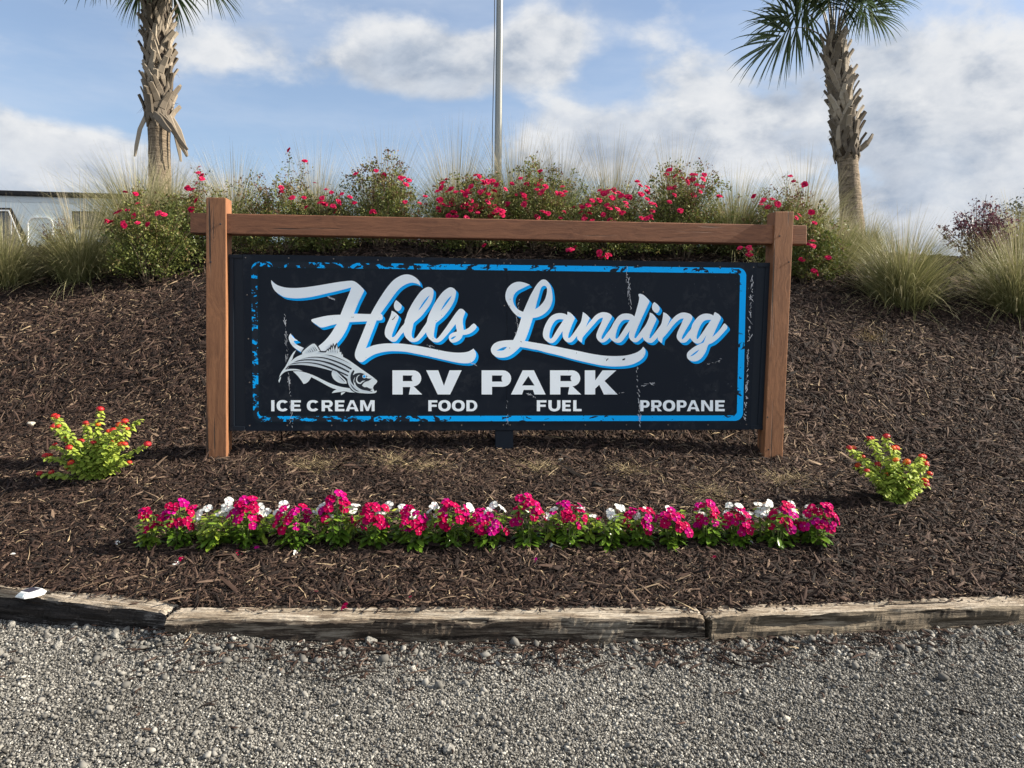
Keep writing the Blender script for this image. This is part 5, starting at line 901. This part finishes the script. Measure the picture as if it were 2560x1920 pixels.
def twiggy(pos, w, h, nb, label, seed, m, size=.035, per=26):
    r = random.Random(seed); o = empty('purple_shrub', pos, label, 'shrub', 'dark purple leaved shrubs on the mound'); b = MB(); P = []
    for k in range(nb):
        a = r.uniform(0, 6.28); f = r.uniform(.2, 1); e = Vector((math.cos(a)*w*.5*f, math.sin(a)*w*.4*f, h*(1.05-.5*f)*r.uniform(.75, 1.05))); s_ = Vector((0, 0, -.05)); m_ = s_.lerp(e, .5)+Vector((0, 0, h*.12)); b.tube([s_, m_, e], [.007, .005, .002], 5)
        for q in range(per):
            t = r.uniform(.3, 1); p = (s_.lerp(m_, t*2) if t < .5 else m_.lerp(e, t*2-1)); P.append(tuple(p+Vector((r.gauss(0, .03), r.gauss(0, .03), r.gauss(0, .025)))))
    b.build('branches', M['stem'], o); leafy(np.array(P), np.array([.018, .018, .014]), 4, size, m, o, 'foliage', (.3, .8)); return o
pp = place_x(2445, 9.0); twiggy(pp, .95, .98, 26, 'dark purple leaved shrub against the sky near the right edge', 1, M['purple_leaf'])
pp = on_mound(95, 700); twiggy(pp+np.array([0, .25, 0]), .62, .55, 16, 'purple twiggy shrub between the two leftmost grass clumps', 2, M['purple_leaf'], .022)
pp = place_x(150, 8.6); twiggy(pp, .5, .72, 10, 'small purple shrub peeping over the rounded grass clump before the camper hatch', 4, M['purple_leaf'], .025, 18)

# ---------------------------------------------------------------- solar light, stones, fallen blooms, straw
lp = gz(78, 1486, TIMBER_TOP+.003); lo = empty('solar_light', lp, 'small white solar light screwed on top of the left timber', 'solar light', rz=rad(-10)+math.atan2((TL[0][1]-TL[0][0])[1], (TL[0][1]-TL[0][0])[0]))
def oct_ring(rx, ry, z, c=.38): return [(rx*sx, ry*sy*c, z) if q else (rx*sx*c*1.3, ry*sy, z) for sx, sy, q in ((1, -1, 1), (1, 1, 1), (1, 1, 0), (-1, 1, 0), (-1, 1, 1), (-1, -1, 1), (-1, -1, 0), (1, -1, 0))]
b = MB(); rings = [oct_ring(.058, .058, 0, .42), oct_ring(.058, .058, .004, .42), oct_ring(.038, .038, .022, .42)]; b.add(sum(rings, []), [(i+8*k, (i+1) % 8+8*k, (i+1) % 8+8*(k+1), i+8*(k+1)) for k in range(2) for i in range(8)]+[tuple(range(16, 24))]); bevel(b.build('housing', M['plastic'], lo), .0015)
b = MB(); b.box((-.029, -.029, .0222), (.029, .029, .0242)); b.build('solar_panel', M['solar'], lo)
for a in (0, 90, 180, 270):
    b = MB(); R = Matrix.Rotation(rad(a), 4, 'Z'); q = [R @ Vector(p) for p in ((-.018, -.0545, .0072), (.018, -.0545, .0072), (.015, -.0435, .0172), (-.015, -.0435, .0172))]; nr = R @ Vector((0, -.7, .7))*.0018
    b.add([tuple(p+nr) for p in q]+[tuple(p-nr) for p in q], [(0, 1, 2, 3), (0, 4, 5, 1), (1, 5, 6, 2), (2, 6, 7, 3), (3, 7, 4, 0)]); b.build('lens', M['lens'], lo)
def stone(p, size, m, label, seed, name='stone', flat=.7, group=None):
    r = random.Random(seed); bm = bmesh.new(); bmesh.ops.create_icosphere(bm, subdivisions=3, radius=1.)
    ax = [Vector((r.gauss(0, 1), r.gauss(0, 1), r.gauss(0, 1))).normalized() for _ in range(9)]; cut = [r.uniform(.62, .9) for _ in ax]
    for v in bm.verts:
        d = v.co.normalized(); k = 1.
        for a, c in zip(ax, cut):
            q = d.dot(a)
            if q > c*.75: k = min(k, c/max(q, .2))
        v.co = d*k*(1+.05*math.sin(d.x*9+seed)*math.sin(d.y*8)+r.gauss(0, .012)); v.co = Vector((v.co.x*size*1.2, v.co.y*size, v.co.z*size*flat))
    me = bpy.data.meshes.new(name); bm.to_mesh(me); bm.free(); me.materials.append(m); o = link(bpy.data.objects.new(name, me)); o.location = (p[0], p[1], p[2]+size*flat*.45); o.rotation_euler = (r.gauss(0, .15), r.gauss(0, .15), r.uniform(0, 6)); tag(o, label, 'stone', group)
stone(on_mound(80, 1064), .038, M['stone'], 'pale chalky stone on the mulch left of the larger lantana', 1)
stone(on_mound(1403, 1157), .028, M['stone'], 'white stone lying on the mulch under the right half of the sign', 2)
stone(on_mound(351, 1224), .018, M['stone'], 'small tan stone on the mulch between the larger lantana and the flowers', 3)
stone(on_mound(344, 1204), .014, M['stone'], 'tiny tan stone just above the other beside the larger lantana', 4)
stone(on_mound(494, 1243), .012, M['stone'], 'small white stone on the mulch above the left end of the flower row', 5)
stone(on_mound(1488, 1205), .014, M['stone'], 'light pebble on the mulch between the middle leg and right post', 6)
for k, (u, v, s, mm, lab) in enumerate(((926, 1615, .030, 'stone_grey', 'large grey gravel rock in front of the middle timber, right of the white pebbles'), (702, 1588, .017, 'stone_grey', 'grey rock touching the front of the middle timber'), (501, 1598, .021, 'stone_grey', 'grey rock in front of the left part of the middle timber'),
      (219, 1582, .020, 'stone_grey', 'grey rock before the blackened timber, right of its neighbour'), (188, 1574, .016, 'stone_grey', 'grey rock before the blackened timber, beside the fallen magenta bloom'), (31, 1567, .021, 'stone_grey', 'grey rock at the foot of the blackened timber near the left edge'), (291, 1604, .024, 'stone_grey', 'wide flat rock lying out on the gravel before the blackened timber'),
      (144, 1620, .020, 'stone_grey', 'rounded grey rock on the gravel below the fallen magenta bloom'), (815, 1633, .011, 'stone', 'white pebble on the gravel left of the large grey rock'), (847, 1609, .009, 'stone', 'small white pebble close to the middle timber and the large grey rock'), (1470, 1622, .018, 'stone_grey', 'grey rock below the right part of the middle timber'),
      (1855, 1620, .022, 'stone_grey', 'grey rock before the grey brown timber, near the open gap'), (1980, 1585, .018, 'stone_grey', 'grey rock touching the grey brown timber'), (1120, 1880, .024, 'stone_grey', 'grey rock on the open gravel near the bottom edge'), (240, 1716, .020, 'stone_grey', 'flat grey rock on the open gravel at lower left'), (1966, 1800, .014, 'stone', 'white pebble on the open gravel at lower right'))):
    stone(on_gravel(u, v), s, M[mm], lab, 20+k)
for k, (u, v, wh, gr, lab) in enumerate(((646, 1381, 0, 0, 'fallen magenta bloom below the fourth plant of the flower row'), (598, 1393, 0, 0, 'fallen magenta bloom lower left of its neighbour below the fourth plant'), (741, 1395, 1, 0, 'fallen pale bloom below the fifth plant of the row'), (456, 1409, 0, 0, 'fallen magenta bloom on a splinter below the second plant'), (786, 1494, 0, 0, 'fallen magenta bloom lying close behind the middle timber'),
      (860, 1526, 0, 2, 'fallen magenta bloom on top of the middle timber'), (863, 1589, 0, 1, 'fallen bloom on the gravel against the middle timber'), (1019, 1504, 0, 0, 'fallen magenta bloom behind the middle part of the middle timber'), (1544, 1372, 0, 0, 'fallen magenta bloom below the leafy plant right of the gap'), (1334, 1413, 0, 0, 'fallen bloom on the mulch below the tallest plant'),
      (1781, 1405, 0, 0, 'fallen magenta bloom below the sixteenth plant'), (671, 1341, 1, 0, 'fallen white bloom between the fourth and fifth plants'), (146, 1562, 0, 1, 'fallen magenta bloom on the gravel before the blackened timber'), (290, 1368, 1, 0, 'fallen white bloom left of the flower row'), (36, 1399, 1, 0, 'fallen white bloom near the left edge of the mulch'), (441, 1421, 1, 0, 'fallen white bloom beside the splinter below the second plant'), (1247, 1381, 1, 0, 'fallen white bloom below the tenth plant'), (1375, 1375, 1, 0, 'fallen white bloom in the widest gap of the row'), (1883, 1368, 1, 0, 'fallen white bloom below the seventeenth plant'))):
    p = on_mound(u, v) if gr == 0 else (on_gravel(u, v) if gr == 1 else gz(u, v, TIMBER_TOP+.004)); o = bpy.data.objects.new('fallen_flower', (WHITE if wh else PINK)[k % 3]); link(o); r = random.Random(k); o.matrix_world = look_mat(Vector(p)+Vector((0, 0, .022)), Vector((r.gauss(0, .6), -.4, .8)).normalized(), r.uniform(0, 6), .95); tag(o, lab, 'fallen flower', 'fallen flower heads on the ground')
for k, (u, v, s, lab) in enumerate(((795, 1172, .15, 'flat tuft of dry straw grass below the letters RV'), (990, 1163, .15, 'flat tuft of dry straw grass left of the middle leg'), (1080, 1176, .12, 'flat tuft of dry straw grass nearest the middle leg on its left'), (1345, 1178, .15, 'flat tuft of dry straw grass just right of the middle leg'), (1574, 1184, .13, 'flat tuft of dry straw grass beneath the word PROPANE'), (1772, 1236, .13, 'flat tuft of dry straw grass above the right end of the flower row'), (1960, 1205, .15, 'flat tuft of dry straw grass right of the right sign post foot'), (2170, 845, .13, 'dry straw tuft on the slope right of the right sign post'))):
    p = on_mound(u, v); n = 460; az = RNG.uniform(0, 6.28, n); bs = np.stack([RNG.normal(0, s*.5, n), RNG.normal(0, s*.4, n), RNG.uniform(.0, .02, n)], -1); bs[:, 2] += np.array([float(mound(p[0]+q[0], p[1]+q[1])) for q in bs])-p[2]; t = RNG.random(n)
    v_, f_, t_ = blades(bs, az, RNG.uniform(1.05, 1.6, n), s*RNG.uniform(.5, 1.2, n), RNG.uniform(.0, .5, n), RNG.uniform(.0016, .0028, n), t, t, 4); me = np_mesh('dry_grass_tuft', v_, f_, t_, [M['straw']])
    o = link(bpy.data.objects.new('dry_grass_tuft', me)); o.location = tuple(p); tag(o, lab, 'dry grass', 'dry grass tufts on the mulch')
